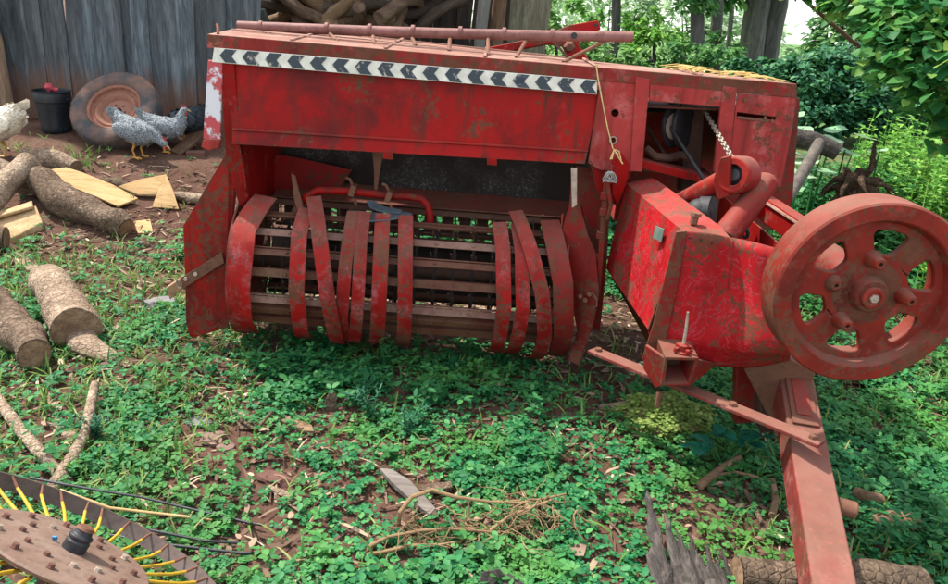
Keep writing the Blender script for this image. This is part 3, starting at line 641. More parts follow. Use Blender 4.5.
# ------------------------------------------------------------------ the yard on the left
FENCEW = wood('fence_grey', ((.045, .05, .056), (.11, .125, .14), (.19, .21, .225)), 'Z')
q = N('fence_boards'); st = q.stretch((1, 1, .1)); a = q.noise(13, 6, .7, st, .6); b = q.noise(75, 4, .6, st)
col = q.ramp(a, [(.3, (.045, .054, .06)), (.5, (.10, .122, .135)), (.7, (.24, .275, .295))])
col = q.mix(q.math('MULTIPLY', q.island(), .55), col, (.06, .06, .06))
col = q.mix(q.ramp(b, [(.5, 0.0), (.72, .6)]), col, (.025, .025, .027))
sepz = q.n('ShaderNodeSeparateXYZ'); q.link(q.co, sepz.inputs[0])
fz = q.math('ADD', sepz.outputs[2], q.math('MULTIPLY', q.noise(5, 4, .6, q.stretch((2.5, 2.5, .5))), -.5))
col = q.mix(q.ramp(fz, [(0.0, .8), (.25, 0.0)]), col, (.17, .085, .05))
q.pbsdf(col, .9, 0, q.bump(q.math('ADD', a, b), .7, .015), spec=.15); FB = q.m
GREYW = wood('grey_timber', ((.07, .065, .06), (.16, .15, .135), (.27, .25, .22)), 'Z')
BROWNW = wood('brown_timber', ((.06, .035, .022), (.13, .075, .045), (.22, .14, .09)), 'Z')
PALEW = wood('pale_split_wood', ((.30, .18, .09), (.44, .29, .15), (.56, .41, .24)), 'Z')
YELLW = wood('yellow_slab', ((.34, .20, .085), (.48, .31, .14), (.60, .43, .23)), 'X', bump=.4)
def barkm(name, cs, sc=1.0):
    q = N(name); a = q.noise(7*sc, 7, .72, None, .8); b = q.noise(42*sc, 5, .7); v = q.voro(38*sc, None, 'DISTANCE_TO_EDGE')
    col = q.ramp(a, [(.3, cs[0]), (.5, cs[1]), (.7, cs[2])]); col = q.mix(q.ramp(b, [(.45, 0.0), (.7, .75)]), col, tuple(x*.45 for x in cs[0]))
    col = q.mix(q.ramp(q.noise(13*sc, 4, .7), [(.62, 0.0), (.7, .55)]), col, tuple(min(1, x*1.45) for x in cs[2])); col = q.mix(q.ramp(v, [(0.0, .45), (.06, 0.0)]), col, cs[0])
    q.pbsdf(col, .92, 0, q.bump(q.math('ADD', q.math('ADD', a, b), q.math('MINIMUM', q.math('MULTIPLY', v, 3.0), .4)), .9, .012), spec=.15); return q.m
BARK = barkm('bark', ((.07, .045, .03), (.16, .11, .075), (.28, .205, .145)))
BARKP = barkm('bark_pale', ((.15, .10, .07), (.31, .225, .155), (.47, .37, .27)))
CUT = wood('cut_wood', ((.10, .06, .035), (.22, .135, .08), (.36, .24, .145)), 'X', sc=2)
CHAR = wood('charred_wood', ((.022, .02, .018), (.06, .05, .044), (.17, .14, .12)), 'Y', sc=2.2, bump=1.0)
CLAY = plain('clay_lump', (.12, .055, .04), .95, .35, 14)
STONE = plain('grey_stone', (.16, .15, .15), .9, .3, 10, bump=.4)
BRSTONE = plain('brown_stone', (.17, .105, .08), .9, .3, 10, bump=.4)
def board_wall(name, a, b, h, label, cat, dens=.125, lean=0.05, seed=1, m=None):
    rd = random.Random(seed); a = Vector(a); b = Vector(b); L = (b-a).length; d = (b-a).normalized(); n = Vector((d.y, -d.x, 0))
    t = thing(name, (a+b)/2, label, cat); s = MB(); x = 0.0
    while x < L:
        w = dens*rd.uniform(.6, 1.25); o = a+d*x; hh = h*rd.uniform(.93, 1.05); off = n*rd.uniform(-.02, .022); ln = lean*rd.uniform(.75, 1.25); k = 9
        left = []; right = []
        for i in range(k+1):
            z = hh*i/k-.12; jl = noise.noise(Vector((x*3, z*2.2, seed)))*.016; jr = noise.noise(Vector((x*3+7, z*2.2, seed)))*.016
            base = o+off+Vector((0, 0, z))+d*(ln*(z)); left.append(base+d*jl+n*noise.noise(Vector((x, z, 5)))*.012); right.append(base+d*(w+jr)+n*noise.noise(Vector((x, z, 9)))*.012)
        vs = []; fs = []
        for l, r in zip(left, right): vs += [l, r, r-n*.022, l-n*.022]
        for i in range(k):
            for j in range(4): q0 = 4*i+j; q1 = 4*i+(j+1) % 4; fs.append((q0, q1, q1+4, q0+4))
        fs += [(3, 2, 1, 0), tuple(4*k+j for j in range(4))]
        s.add(vs, fs); x += w-rd.uniform(.010, .026)
    s.build('boards', m or FB, t, 0, angle=30, merge=False)
    r = MB()
    for z in (.5, 1.5):
        r.beam(a-n*.07+Vector((0, 0, z)), b-n*.07+Vector((0, 0, z)), .06, .09)
    r.build('rail', BROWNW, t)
    return t
def fp(u, v): p = GP(u, v); return Vector((p.x, p.y, p.z))
fa = fp(0, 117); fb = fp(225, 134); fd = (fb-fa).normalized()
board_wall('board_fence', fa-fd*2.6, fb+fd*.28, 2.5, 'weathered grey board fence behind the old tyre and the hens', 'fence')
wa = P(232, 100, 7.3); wb = P(560, 100, 7.5); wa.z = .45; wb.z = .45
board_wall('shed', wa, wb-Vector((.55, 0, 0)), 3.0, 'dark board wall of the shed behind the firewood stack', 'shed', seed=4, m=wood('dark_boards', ((.02, .017, .015), (.05, .04, .033), (.09, .07, .055)), 'Z'))
# gate-side post at the picture's edge
p0 = fp(8, 119); s = MB()
t = thing('rough_post', p0, 'rough brown post with a pale split beside the white hen', 'post')
s.tube([p0+Vector((.01*math.sin(i), -.12, -.1+i*.25)) for i in range(11)], [.12-.003*i for i in range(11)], 12, nz=.3, nf=3); s.build('trunk', wood('post_wood', ((.16, .10, .06), (.33, .22, .14), (.48, .35, .24)), 'Z'), t)
MB().plate([p0+Vector(q) for q in ((-.02, -.25, .05), (.09, -.24, .05), (.13, -.22, .75), (.17, -.2, .95), (.08, -.23, 1.35), (0, -.25, 1.7), (-.06, -.25, 1.0))], .05).build('split_face', PALEW, t, .005)
# bucket
bp = fp(57, 131); t = thing('bucket', bp, 'black plastic bucket standing at the foot of the board fence', 'bucket')
MB().lathe([(0, .10), (.0, .105), (.02, .112), (.05, .108), (.23, .125), (.235, .135), (.27, .136), (.30, .132), (.305, .138), (.315, .138), (.315, .128), (.25, .12), (.03, .10), (.03, 0)], bp, (0, 0, 1), 32).build('bucket_body', plain('black_plastic', (.012, .017, .022), .35, .3, 10), t)
hd = []
for k in range(13):
    a = PI*k/12; hd.append(bp+Vector((-.14*math.cos(a), -.06*math.sin(a)-.01, .27-.05*math.sin(a))))
MB().tube(hd, .003, 6).build('bucket_handle', DARKST, t)
s = MB(); s.ball(bp+Vector((-.01, .0, .335)), (.032, .03, .03), 14, 10, nz=.5, nf=3); s.ball(bp+Vector((.03, .01, .32)), (.022, .02, .016), 10, 8, nz=.4, nf=4)
tag(s.build('cloth_bundle', plain('pink_cloth', (.42, .06, .08), .9, .4, 40), None, base=bp+Vector((0, 0, .31))), 'small crumpled pink cloth lying on top of the black bucket', 'cloth')
# old tyre and rim, leaning on the fence
tb = fp(103, 151); tn = Vector((-.02, -.70, .71)).normalized(); tR = .335; tup = (Vector((0, 0, 1))-tn*tn.z).normalized()
tcn = tb+tup*tR+Vector((0, .03, .02)); t = thing('old_tyre_wheel', tb, 'muddy old tyre on a rusty orange rim leaning against the fence', 'wheel')
TY = N('muddy_tyre'); tcol = TY.mix(TY.ramp(TY.noise(6, 5, .7), [(.36, 0.0), (.6, .95)]), (.05, .055, .06), (.16, .095, .07)); TY.pbsdf(tcol, .85, 0, TY.bump(TY.noise(40, 4), .4, .005), spec=.25)
s = MB(); prof = []
for k in range(26):
    a = 2*PI*k/26; ca, sa = math.cos(a), math.sin(a)
    prof.append((.088*math.copysign(abs(sa)**.75, sa), .262+.073*math.copysign(abs(ca)**.7, ca)))
s.lathe(prof, tcn, tn, 64, close=True); ty = s.build('tyre', TY.m, t)
s = MB()
for k in range(60):   # tread lugs round the crown
    a = 2*PI*k/60; x = tn.orthogonal().normalized(); y = tn.cross(x); r = x*math.cos(a)+y*math.sin(a); tg = -x*math.sin(a)+y*math.cos(a)
    for sg in (-1, 1): s.beam(tcn+r*.327+tn*sg*.012, tcn+r*.318+tn*sg*.065+tg*.012, .026, .012, r)
s.build('tread', TY.m, ty)
s = MB(); s.lathe([(.06, .205), (.066, .20), (.055, .185), (.03, .178), (.02, .165), (.03, .15), (.02, .13), (-.005, .11), (.0, .06), (.0, .035), (-.02, .035), (-.03, .18), (-.05, .205)], tcn, tn, 48, close=True)
rm = s.build('rim', RIMRUST, t)
s = MB(); s.lathe([(-.019, .034), (-.017, .034)], tcn, tn, 20)
x = tn.orthogonal().normalized(); y = tn.cross(x)
for k in range(6):
    a = k*PI/3; s.lathe([(.0, .008), (.002, .008)], tcn+(x*math.cos(a)+y*math.sin(a))*.06, tn, 8)
s.build('hub_hole', BLACKR, rm)
# hens
def featherm(name, c1, c2, sc, f=.5):
    q = N(name); co = q.stretch((1, 1, 1.4)); w = q.voro(sc, co); n2 = q.noise(sc*1.2, 3, .6, co)
    col = q.mix(q.ramp(q.math('ADD', w, q.math('MULTIPLY', n2, .6)), [(f, 0.0), (f+.16, 1.0)]), c1, c2)
    q.pbsdf(col, .85, 0, q.bump(w, .6, .01), spec=.2); return q.m
SPECK = featherm('speckled_feathers', (.03, .038, .05), (.25, .275, .285), 105, .58)
BLKF = featherm('black_feathers', (.012, .016, .022), (.04, .05, .06), 60)
WHTF = featherm('white_feathers', (.50, .44, .34), (.70, .64, .52), 45)
COMB = plain('red_comb', (.45, .03, .03), .6, .2); BEAK = plain('horn_beak', (.40, .26, .10), .5, .2); LEG = plain('yellow_leg', (.50, .27, .06), .6, .3); EYE = plain('dark_eye', (.01, .01, .01), .2, .1)
FEATH = []
def hen(loc, head, label, m, pose='up', sc=1.0, tail=1.0):
    """a hen in its own frame, X forward, feet at the origin"""
    t = thing('hen', loc, label, 'hen', 'hens in the yard'); M3 = Matrix.Rotation(head, 3, 'Z')*sc; L = Vector(loc)
    def w(p): return L+M3 @ Vector(p)
    if pose == 'up': sp_ = [(-.20, .335, .02, .03), (-.16, .31, .05, .06), (-.10, .265, .085, .09), (-.02, .23, .105, .105), (.06, .225, .105, .108), (.12, .25, .085, .095), (.155, .295, .06, .062), (.172, .34, .043, .043), (.182, .378, .034, .034), (.195, .405, .032, .032), (.218, .41, .024, .024), (.232, .405, .010, .012)]
    else: sp_ = [(-.20, .345, .02, .03), (-.16, .315, .05, .06), (-.10, .265, .085, .09), (-.02, .225, .108, .105), (.06, .21, .105, .10), (.12, .205, .085, .085), (.165, .20, .058, .06), (.20, .185, .043, .045), (.225, .165, .034, .036), (.248, .152, .032, .032), (.268, .142, .023, .024), (.28, .135, .010, .012)]
    s = MB(); seg = 18; rings = []; pts = [Vector((x, 0, z)) for x, z, _, _ in sp_]
    for i, (x, z, ry, rz) in enumerate(sp_):
        tg = (pts[min(i+1, len(pts)-1)]-pts[max(i-1, 0)]).normalized(); up = Vector((0, 1, 0)).cross(tg)*-1
        up = tg.cross(Vector((0, 1, 0))) ; up = -up if up.z < 0 and abs(up.z) > .2 else up
        for k in range(seg):
            a = 2*PI*k/seg; p = pts[i]+Vector((0, 1, 0))*math.cos(a)*ry+up*math.sin(a)*rz
            p += (p-pts[i])*noise.noise(p*22)*.12; s.v.append(tuple(w(p)))
    n = len(sp_)
    for i in range(n-1):
        for k in range(seg): s.f.append((i*seg+k, i*seg+(k+1) % seg, (i+1)*seg+(k+1) % seg, (i+1)*seg+k))
    s.f += [tuple(range(seg)), tuple((n-1)*seg+k for k in range(seg))]
    s.build('body', m, t, angle=80)
    # contour feathers lying back over the body
    rf = np.random.default_rng(int(abs(L.x)*999)); fpos = []; fx = []; fn = []
    for q_ in range(620):
        i = rf.uniform(.6, n-4.0); k = rf.uniform(0, seg); i0 = int(i); k0 = int(k); fi, fk = i-i0, k-k0
        A = Vector(s.v[i0*seg+k0]).lerp(Vector(s.v[i0*seg+(k0+1) % seg]), fk); B = Vector(s.v[(i0+1)*seg+k0]).lerp(Vector(s.v[(i0+1)*seg+(k0+1) % seg]), fk); p = A.lerp(B, fi); c = w(pts[i0]).lerp(w(pts[i0+1]), fi)
        no = (p-c).normalized(); d = (A-B).normalized(); d = (d+no*rf.uniform(.12, .4)+Vector(rf.normal(size=3))*.13).normalized(); fpos.append(tuple(p-no*.004)); fx.append(tuple(d)); fn.append(tuple(no))
    FEATH.append((t, m, fpos, fx, fn, sc))
    hx, hz = sp_[-3][0], sp_[-3][1]; dn_ = -.25 if pose == 'up' else -.7
    bk = MB(); b0 = Vector((sp_[-2][0], 0, sp_[-2][1])); bk.tube([w(b0), w(b0+Vector((.02, 0, .02*dn_))), w(b0+Vector((.042, 0, .042*dn_-.004)))], [.012*sc, .009*sc, .002*sc], 8); bk.build('beak', BEAK, t)
    c = MB(); ctop = [(-.02, .028), (-.012, .05), (-.004, .034), (.004, .056), (.012, .036), (.02, .05), (.03, .022), (.0, .015)]
    cv = [w((hx+a, -.004, hz+b)) for a, b in ctop]; c.plate(cv, .008*sc, M3 @ Vector((0, -1, 0))); c.build('comb', COMB, t, .001)
    c = MB()
    for sy in (-1, 1): c.ball(w((hx+.022, sy*.012, hz-.034)), (.009*sc, .006*sc, .018*sc), 8, 6)
    c.build('wattle', COMB, t)
    e = MB()
    for sy in (-1, 1): e.ball(w((hx+.008, sy*.029, hz+.006)), .0055*sc, 8, 6)
    e.build('eye', EYE, t)
    for sy in (-1, 1):
        wg = MB(); rot = Matrix.Rotation(head, 3, 'Z') @ Matrix.Rotation(.18, 3, 'Y')
        wg.ball(w((-.035, sy*.088, .235)), (.125*sc, .028*sc, .065*sc), 16, 10, rot, nz=.12, nf=6, seed=sy); wg.build('wing', m, t, angle=80)
        lg = MB(); lg.tube([w((.01, sy*.05, .16)), w((.012, sy*.052, .12)), w((-.012, sy*.052, .075)), w((.006, sy*.052, .014))], [.03*sc, .014*sc, .0085*sc, .0075*sc], 8)
        for a in (-.5, 0, .5, PI):
            r = .055 if a != PI else .03; lg.tube([w((.006, sy*.052, .012)), w((.006+r*.6*math.cos(a), sy*.052+r*.6*math.sin(a), .012)), w((.006+r*math.cos(a), sy*.052+r*math.sin(a), .004))], [.007*sc, .006*sc, .002*sc], 6)
        lg.build('leg', LEG, t)
    tf = MB()
    for k in range(9):
        a = (k-4)*.16; ln = .13*tail*(1-.05*abs(k-4)); d = Vector((-math.cos(.9)*math.cos(a*.8), math.sin(a)*.55, math.sin(.9))); b0 = Vector((-.165, (k-4)*.006, .31)); sd_ = Vector((0, 1, 0)).cross(d).normalized()*.022+Vector((0, .008, 0))
        tf.plate([w(b0-sd_*.5), w(b0+d*ln*.6-sd_), w(b0+d*ln), w(b0+d*ln*.6+sd_), w(b0+sd_*.5)], .003, M3 @ Vector((0, -1, .3)))
    tf.build('tail', m, t)
    return t
hen(fp(139, 158), R_(-12), 'speckled grey hen with its head lowered in front of the tyre', SPECK, 'down', .88)
hen(fp(166, 152), R_(8), 'speckled grey hen with its head raised behind the pecking hen', SPECK, 'up', .8)
hen(fp(190, 148), R_(160), 'black hen half hidden behind the leaning brown board', BLKF, 'down', .95)
hen(fp(1, 160), R_(178), 'cream white hen beside the rough post at the woodpile', WHTF, 'up', 1.12, .9)
# board propped by the baler's corner
def flat(name, px, th, m, label, cat, lift=.02, tilt=None, group=None, bevel=.002):
    """a flat piece lying on the ground, its outline read off the photograph"""
    pts = []
    for i, q in enumerate(px):
        l = lift if len(q) == 2 else q[2]; p = GP(q[0], q[1], l); pts.append(Vector((p.x, p.y, p.z)))
    s = MB(); s.plate(pts, th, (0, 0, 1)); o = s.build(name, m, None, bevel); tag(o, label, cat, group); return o
a = fp(176, 155)+Vector((0, 0, .01)); b = P(207, 126, a.y+.25)
s = MB(); s.beam(a, b, .10, .022, (0, -.6, 1)); tag(s.build('board', BROWNW, None, .003), 'brown board propped up between the hens and the red baler', 'board')
s = MB(); c = fp(196, 157); s.box(c+Vector((0, 0, .02)), (.13, .07, .05), Matrix.Rotation(.3, 3, 'Z')); tag(s.build('brick', CLAY, None, .006), 'small red brown brick lying below the propped board', 'brick')

# ------------------------------------------------------------------ logs, slabs and branches
def log(name, path, rad, label, bark=BARK, cat='log', group=None, nz=.32, cut=CUT, seg=24, seed=0.0, ends=(True, True), bend=0.0):
    path = [Vector(p) for p in path]
    if len(path) == 2:
        a, b = path; path = [a.lerp(b, i/16)+Vector((0, 0, bend*math.sin(PI*i/16))) for i in range(17)]
    if 2 < len(path) < 9: pq = path; path = [pq[i].lerp(pq[i+1], j/5) for i in range(len(pq)-1) for j in range(5)]+[pq[-1]]
    n = len(path); rr = [float(np.interp(i/(n-1), np.linspace(0, 1, len(rad)), rad)) for i in range(n)] if isinstance(rad, (list, tuple)) else [rad]*n
    lo = min(path, key=lambda p: p.z); t = thing(name, lo-Vector((0, 0, rr[0])), label, cat, group)
    s = MB(); rings = s.tube_r(path, rr, seg, nz, seed); s.build('bark', bark, t, angle=60)
    for i, e in ((0, ends[0]), (-1, ends[1])):
        if not e: continue
        ring = rings[i]; c = sum(ring, Vector())/len(ring); d = (path[0]-path[1] if i == 0 else path[-1]-path[-2]).normalized()
        c2 = MB(); k = len(ring); ins = [c+(p-c)*.93+d*.004 for p in ring]; c2.add([c+d*.004]+ins, [(0, 1+j, 1+(j+1) % k) for j in range(k)])
        c2.build('cut_face', cut, t)
    return t
def tube_r(s, path, rr, seg, nz, seed):
    n0 = len(s.v); s.tube(path, rr, seg, True, nz, 7.0, seed); return [[Vector(s.v[n0+i*seg+k]) for k in range(seg)] for i in range(len(path))]
MB.tube_r = tube_r
def gl(u, v, r): p = GP(u, v, r); return Vector(p)          # a log centre seen at (u, v), lying r above the ground
log('log', [gl(26, 172, .12), gl(45, 186, .11), gl(62, 199, .09), gl(92, 212, .08), gl(116, 222, .07), gl(126, 229, .05)], [.095, .10, .098, .092, .085, .06], 'long curved grey-brown log lying in front of the yellow slabs', BARK)
log('log', [gl(-25, 210, .16), gl(0, 190, .17), gl(29, 163, .20)], [.08, .075, .07], 'pale straight log lying across the upper end of the curved log', BARKP)
log('log', [gl(24, 156, .06), gl(45, 158, .07), gl(62, 162, .06), gl(76, 167, .05)], [.06, .06, .065, .06], 'short crooked pale log behind the long curved log', BARKP)
log('log', [gl(-30, 168, .1), gl(-5, 166, .1), gl(24, 176, .09)], [.06, .06, .05], 'thin pale log lying just behind the crossing straight log', BARKP)
log('log', [gl(88, 185, .05), gl(110, 183, .05), gl(128, 187, .04)], .04, 'thin brown stick of firewood between the two yellow slabs', BARK, nz=.4)
log('log', [gl(175, 196, .03), gl(198, 199, .04), gl(225, 200, .03)], .035, 'grey stick of firewood lying by the pickup shield', BARKP, nz=.4)
log('log', [gl(-8, 238, .09), gl(6, 238, .085)], [.075, .07], 'round log end with brown cut face below the split yellow billet', BARK)
flat('bark_sheet', [(51, 169, .12), (66, 167, .15), (82, 172, .13), (112, 184, .10), (138, 198, .05), (118, 206, .05), (96, 196, .08), (70, 186, .10), (53, 182, .10)], .012, YELLW, 'large pale yellow wood slab lying behind the curved log', 'wood slab')
flat('bark_sheet', [(66, 186, .05), (80, 187, .06), (96, 201, .04), (92, 206, .03), (76, 196, .04)], .012, YELLW, 'narrow orange yellow slab tucked under the large yellow slab', 'wood slab')
flat('bark_sheet', [(118, 186, .06), (140, 179, .10), (166, 174, .14), (160, 186, .08), (156, 194, .05), (138, 194, .04)], .012, YELLW, 'flat yellow slab half folded, its upper wing', 'wood slab')
bpz = [P(166, 174, GP(166, 174, .14).y), P(173, 190, GP(175, 198, .08).y), P(179, 209, GP(179, 209, .02).y), P(152, 207, GP(152, 207, .02).y), P(158, 190, GP(156, 194, .06).y)]
for i, f in enumerate(S.objects):
    pass
sl = [o for o in S.objects if o.get('label', '').startswith('flat yellow slab half')][0]; sl['label'] = 'bent yellow slab standing folded on the bare soil by the pickup'
MB().plate(bpz, .012, (.35, -.6, .6)).build('folded_wing', YELLW, sl, .002)
flat('bark_sheet', [(134, 221), (150, 219), (153, 231), (138, 234)], .012, YELLW, 'small square orange wood chip at the end of the curved log', 'wood slab')
bl = [gl(-10, 221, .09), gl(36, 205, .09), gl(43, 222, .05), gl(12, 238, .04)]
s = MB(); s.plate(bl, .07, (0, .1, 1)); s.plate([bl[0]+Vector((0, .03, .035)), bl[1]+Vector((-.02, .0, .03)), bl[1]+Vector((.02, -.06, .012)), bl[0]+Vector((0, -.06, .02))], .02, (0, 0, 1))
tag(s.build('split_billet', PALEW, None, .006), 'split yellow billet of firewood lying by the round log end', 'firewood')
flat('plank_piece', [(3, 254), (12, 250), (42, 264), (40, 271), (28, 270)], .02, BARKP, 'pale plank offcut lying on grass above the two short logs', 'plank')
# the felled log with its long slanting cut
t = log('log', [gl(46, 275, .09), gl(52, 285, .095), gl(62, 300, .10), gl(72, 317, .10), gl(79, 327, .095)], [.075, .085, .088, .092, .098], 'brown log with a round cut face and a long tongue of bark', BARKP, seed=3)
c0 = gl(84, 345, .05); c1 = gl(104, 354, .03); c2 = gl(131, 366, .01)
s = MB(); s.tube([gl(70, 318, .05), c0, c1, c2], [.06, .06, .04, .012], 12, nz=.3, flat=.6); s.build('bark_tongue', BARKP, t)
log('log', [gl(-12, 300, .09), gl(8, 318, .09), gl(26, 340, .08), gl(38, 356, .075)], [.08, .085, .075, .07], 'rough red-brown log beside the log with the round cut face', BARK, nz=.5, seed=6)
t = thing('forked_branch', gl(60, 475, .02), 'pale bare forked branch lying as a V on the weeds', 'branch')
s = MB(); s.tube([gl(-20, 372, .05), gl(0, 402, .05), gl(20, 430, .04), gl(42, 455, .035), gl(60, 474, .03), gl(66, 484, .02)], [.018, .019, .02, .02, .022, .024], 12, nz=.2, nf=9); s.build('limb', BARKP, t)
s = MB(); s.tube([gl(95, 384, .08), gl(90, 410, .07), gl(84, 435, .05), gl(72, 458, .035), gl(58, 480, .03), gl(52, 492, .02)], [.014, .017, .021, .022, .024, .022], 12, nz=.25, nf=9); s.build('limb', BARKP, t)
# firewood stack in the shed
FW = [wood('firewood_bark_a', ((.05, .03, .02), (.12, .075, .048), (.22, .15, .10)), 'X', bump=.8), wood('firewood_bark_b', ((.09, .055, .03), (.20, .125, .07), (.34, .23, .14)), 'X', bump=.7), wood('firewood_bark_c', ((.03, .022, .018), (.075, .052, .038), (.15, .11, .08)), 'X', bump=.8)]
rd = random.Random(21); protos = []
for k in range(7):
    s = MB(); L = rd.uniform(.6, 1.1); pts = []; c = Vector((rd.uniform(-1, 1), rd.uniform(-1, 1), 0))*.16
    for i in range(9): f = i/8-.5; pts.append(Vector((L*f, c.x*(1-4*f*f)+.05*noise.noise(Vector((f*4, k, 0))), c.y*(1-4*f*f)+.06*noise.noise(Vector((f*4, k, 5))))))
    r0 = rd.uniform(.04, .075); s.tube(pts, [r0*(1.15-.35*i/8) for i in range(9)], 12, nz=.3, nf=8, seed=k)
    protos.append((s, FW[k % 3]))
x0 = P(246, 20, 6.75).x; x1 = P(466, 20, 6.75).x; made = {}
for j in range(78):
    k = rd.randrange(7); zz = .45+1.75*(j/78)+rd.uniform(-.06, .06); loc = Vector((rd.uniform(x0+.25, x1-.2), 6.85+rd.uniform(-.12, .12), zz)); rot = (rd.uniform(0, 6.3), rd.uniform(-.7, .7), rd.choice((rd.uniform(-.6, .6), rd.uniform(1.0, 2.1))))
    if k not in made: o = protos[k][0].build('firewood_branch', protos[k][1], None, angle=60, base=(0, 0, 0)); made[k] = o; tag(o, 'crooked brown branch in the firewood stack behind the baler', 'branch', 'crooked branches of the firewood stack'); o.location = loc; o.rotation_euler = rot
    else: dup(made[k], loc=loc, rot=rot)
a = P(236, 24, 6.5); s = MB(); s.plate([P(243, 30, 6.5), P(245, 18, 6.5), P(252, 9, 6.5), P(264, 9, 6.5), P(270, 26, 6.5), P(268, 70, 6.5), P(243, 66, 6.5)], .05); tag(s.build('metal_sheet', plain('dark_green_metal', (.05, .06, .05), .6, .3), None, .004), 'dark green sheet with cut corners standing before the firewood', 'sheet')
def post_(px, y, r, m, label, h=2.6, lean=.0, sq=False):
    b = P(px, 100, y); b.z = g(b.x, y)-.1; s = MB(); s.tube([b+Vector((lean*i+.012*math.sin(i*1.7), 0, h*i/8)) for i in range(9)], [r*(1-.02*i) for i in range(9)], 12, nz=.2, nf=4, flat=.7 if sq else 1)
    o = s.build('shed_post', m, None, angle=60, base=b); tag(o, label, 'post'); return o
post_(477, 6.6, .055, GREYW, 'slim pale grey post at the corner of the firewood shed')
post_(492, 6.75, .07, BROWNW, 'dark brown post beside the slim grey post of the shed')
b = P(524, 60, 6.9); zb = g(b.x, 6.9)
s = MB(); s.plate([Vector((x, 6.9, z)) for x, z in ((b.x-.16, zb-.1), (b.x+.15, zb-.1), (b.x+.2, zb+1.2), (b.x+.24, zb+1.75), (b.x+.02, zb+2.4), (b.x-.17, zb+2.4))], .06); tag(s.build('mossy_board', wood('mossy_slab', ((.05, .045, .03), (.14, .125, .085), (.27, .25, .18)), 'Z'), None, .006), 'wide mossy slab board standing at the end of the shed', 'board')

# ------------------------------------------------------------------ debris on the grass
def chunk(name, u, v, size, m, label, cat, rz=0.0, seed=0, sink=.3, clip=.33):
    p = GP(u, v); s = MB(); s.ball((0, 0, 0), [a/2 for a in size], 14, 9, None, nz=.55, nf=1.6, seed=seed); M3 = Matrix.Rotation(rz, 3, 'Z'); s.v = [tuple(M3 @ Vector((round(x*60)/60*.5+x*.5, y, min(z, size[2]*clip)))+p+Vector((0, 0, size[2]*(.5-sink)))) for x, y, z in s.v]
    return tag(s.build(name, m, None, angle=25), label, cat)
chunk('stone', 161, 306, (.16, .11, .07), STONE, 'grey angular stone beside the left pickup shield', 'stone', .3, 2)
chunk('stone', 212, 442, (.09, .08, .06), BRSTONE, 'brown half-buried stone among the wood chips', 'stone', .5, 5)
chunk('stone', 226, 450, (.06, .06, .04), BRSTONE, 'small dark brown stone touching the larger brown stone', 'stone', 0, 8)
chunk('stone', 200, 424, (.10, .06, .03), STONE, 'flat slate-grey stone just behind the brown stones', 'stone', .1, 9)
chunk('stone', 140, 245, (.06, .05, .04), STONE, 'little pale stone on bare soil near the curved log', 'stone', .1, 12)
chunk('mossy_mound', 662, 424, (.36, .26, .12), plain('moss_earth', (.16, .12, .055), .95, .5, 18, bump=.6), 'mossy mound of earth and bark below the square socket', 'mound', .2, 14, .35, .6)
chunk('clod', 275, 482, (.13, .07, .05), CLAY, 'dark red clod of earth next to the curved strip of bark', 'earth clod', -.3, 17)
def stick(name, pts, r, m, label, cat='stick', nz=.3, lift=.015, flatn=1.0, seg=8):
    pp = [gl(q[0], q[1], q[2] if len(q) > 2 else lift) for q in pts]; s = MB(); n = len(pp); rr = r if isinstance(r, list) else [r]*n
    if n == 2: pp = [pp[0].lerp(pp[1], i/5) for i in range(6)]; rr = [float(np.interp(i/5, [0, 1], [rr[0], rr[-1]])) for i in range(6)]
    s.tube(pp, rr, seg, nz=nz, nf=25, flat=flatn); return tag(s.build(name, m, None, angle=50), label, cat)
stick('bark_strip', [(268, 487), (280, 492), (295, 498), (311, 503)], .014, BARKP, 'curved pale strip of bark beside the dark red clod', 'bark', flatn=.4)
flat('wood_chip', [(276, 415), (284, 414), (312, 425), (314, 431), (300, 430), (282, 421)], .014, CUT, 'long brown wood chip lying flat on the clover', 'wood chip', .03)
flat('wood_chip', [(214, 411), (232, 408), (258, 415), (250, 421), (230, 416)], .01, BARKP, 'pale brown chip behind the long brown wood chip', 'wood chip', .02)
flat('wood_chip', [(236, 420), (262, 419), (256, 428), (240, 428)], .01, BARK, 'grey brown chip beside the pale brown chip', 'wood chip', .02)
stick('stick', [(240, 420, .03), (256, 430, .03), (272, 412, .05)], .007, BARK, 'bent grey stick between the wood chips and the clover')
stick('stick', [(135, 406), (160, 407), (190, 404)], .009, BARKP, 'straight pale stick lying above the brown stones')
flat('wood_chip', [(322, 409), (330, 388, .09), (336, 392, .08), (337, 408)], .02, BARK, 'pointed bark chip standing up out of the clover', 'wood chip', .02)
flat('plank_piece', [(380, 468, .05), (392, 469, .05), (410, 480, .05), (436, 508, .03), (430, 515, .02), (412, 500, .04), (392, 482, .05)], .02, wood('grey_shard', ((.08, .065, .055), (.19, .16, .14), (.32, .28, .25)), 'X'), 'long weathered grey board shard lying in the weeds', 'board')
flat('plank_piece', [(418, 489, .03), (428, 483, .03), (455, 481, .03), (452, 487, .03), (430, 491, .03)], .018, BARK, 'short dark board shard crossing the long grey shard', 'board')
flat('wood_chip', [(45, 421, .03), (60, 424, .04), (76, 432, .03), (72, 443), (62, 440), (60, 430, .03)], .012, BARKP, 'pale hooked wood chip inside the fork of the bare branch', 'wood chip')
flat('wood_chip', [(66, 432), (75, 428), (72, 448), (62, 452)], .012, PALEW, 'cream wood chip just under the hooked chip', 'wood chip')
flat('wood_chip', [(535, 553), (541, 550), (552, 562), (546, 567)], .008, CUT, 'red-brown wood chip in the clover before the dry roots', 'wood chip', .03)
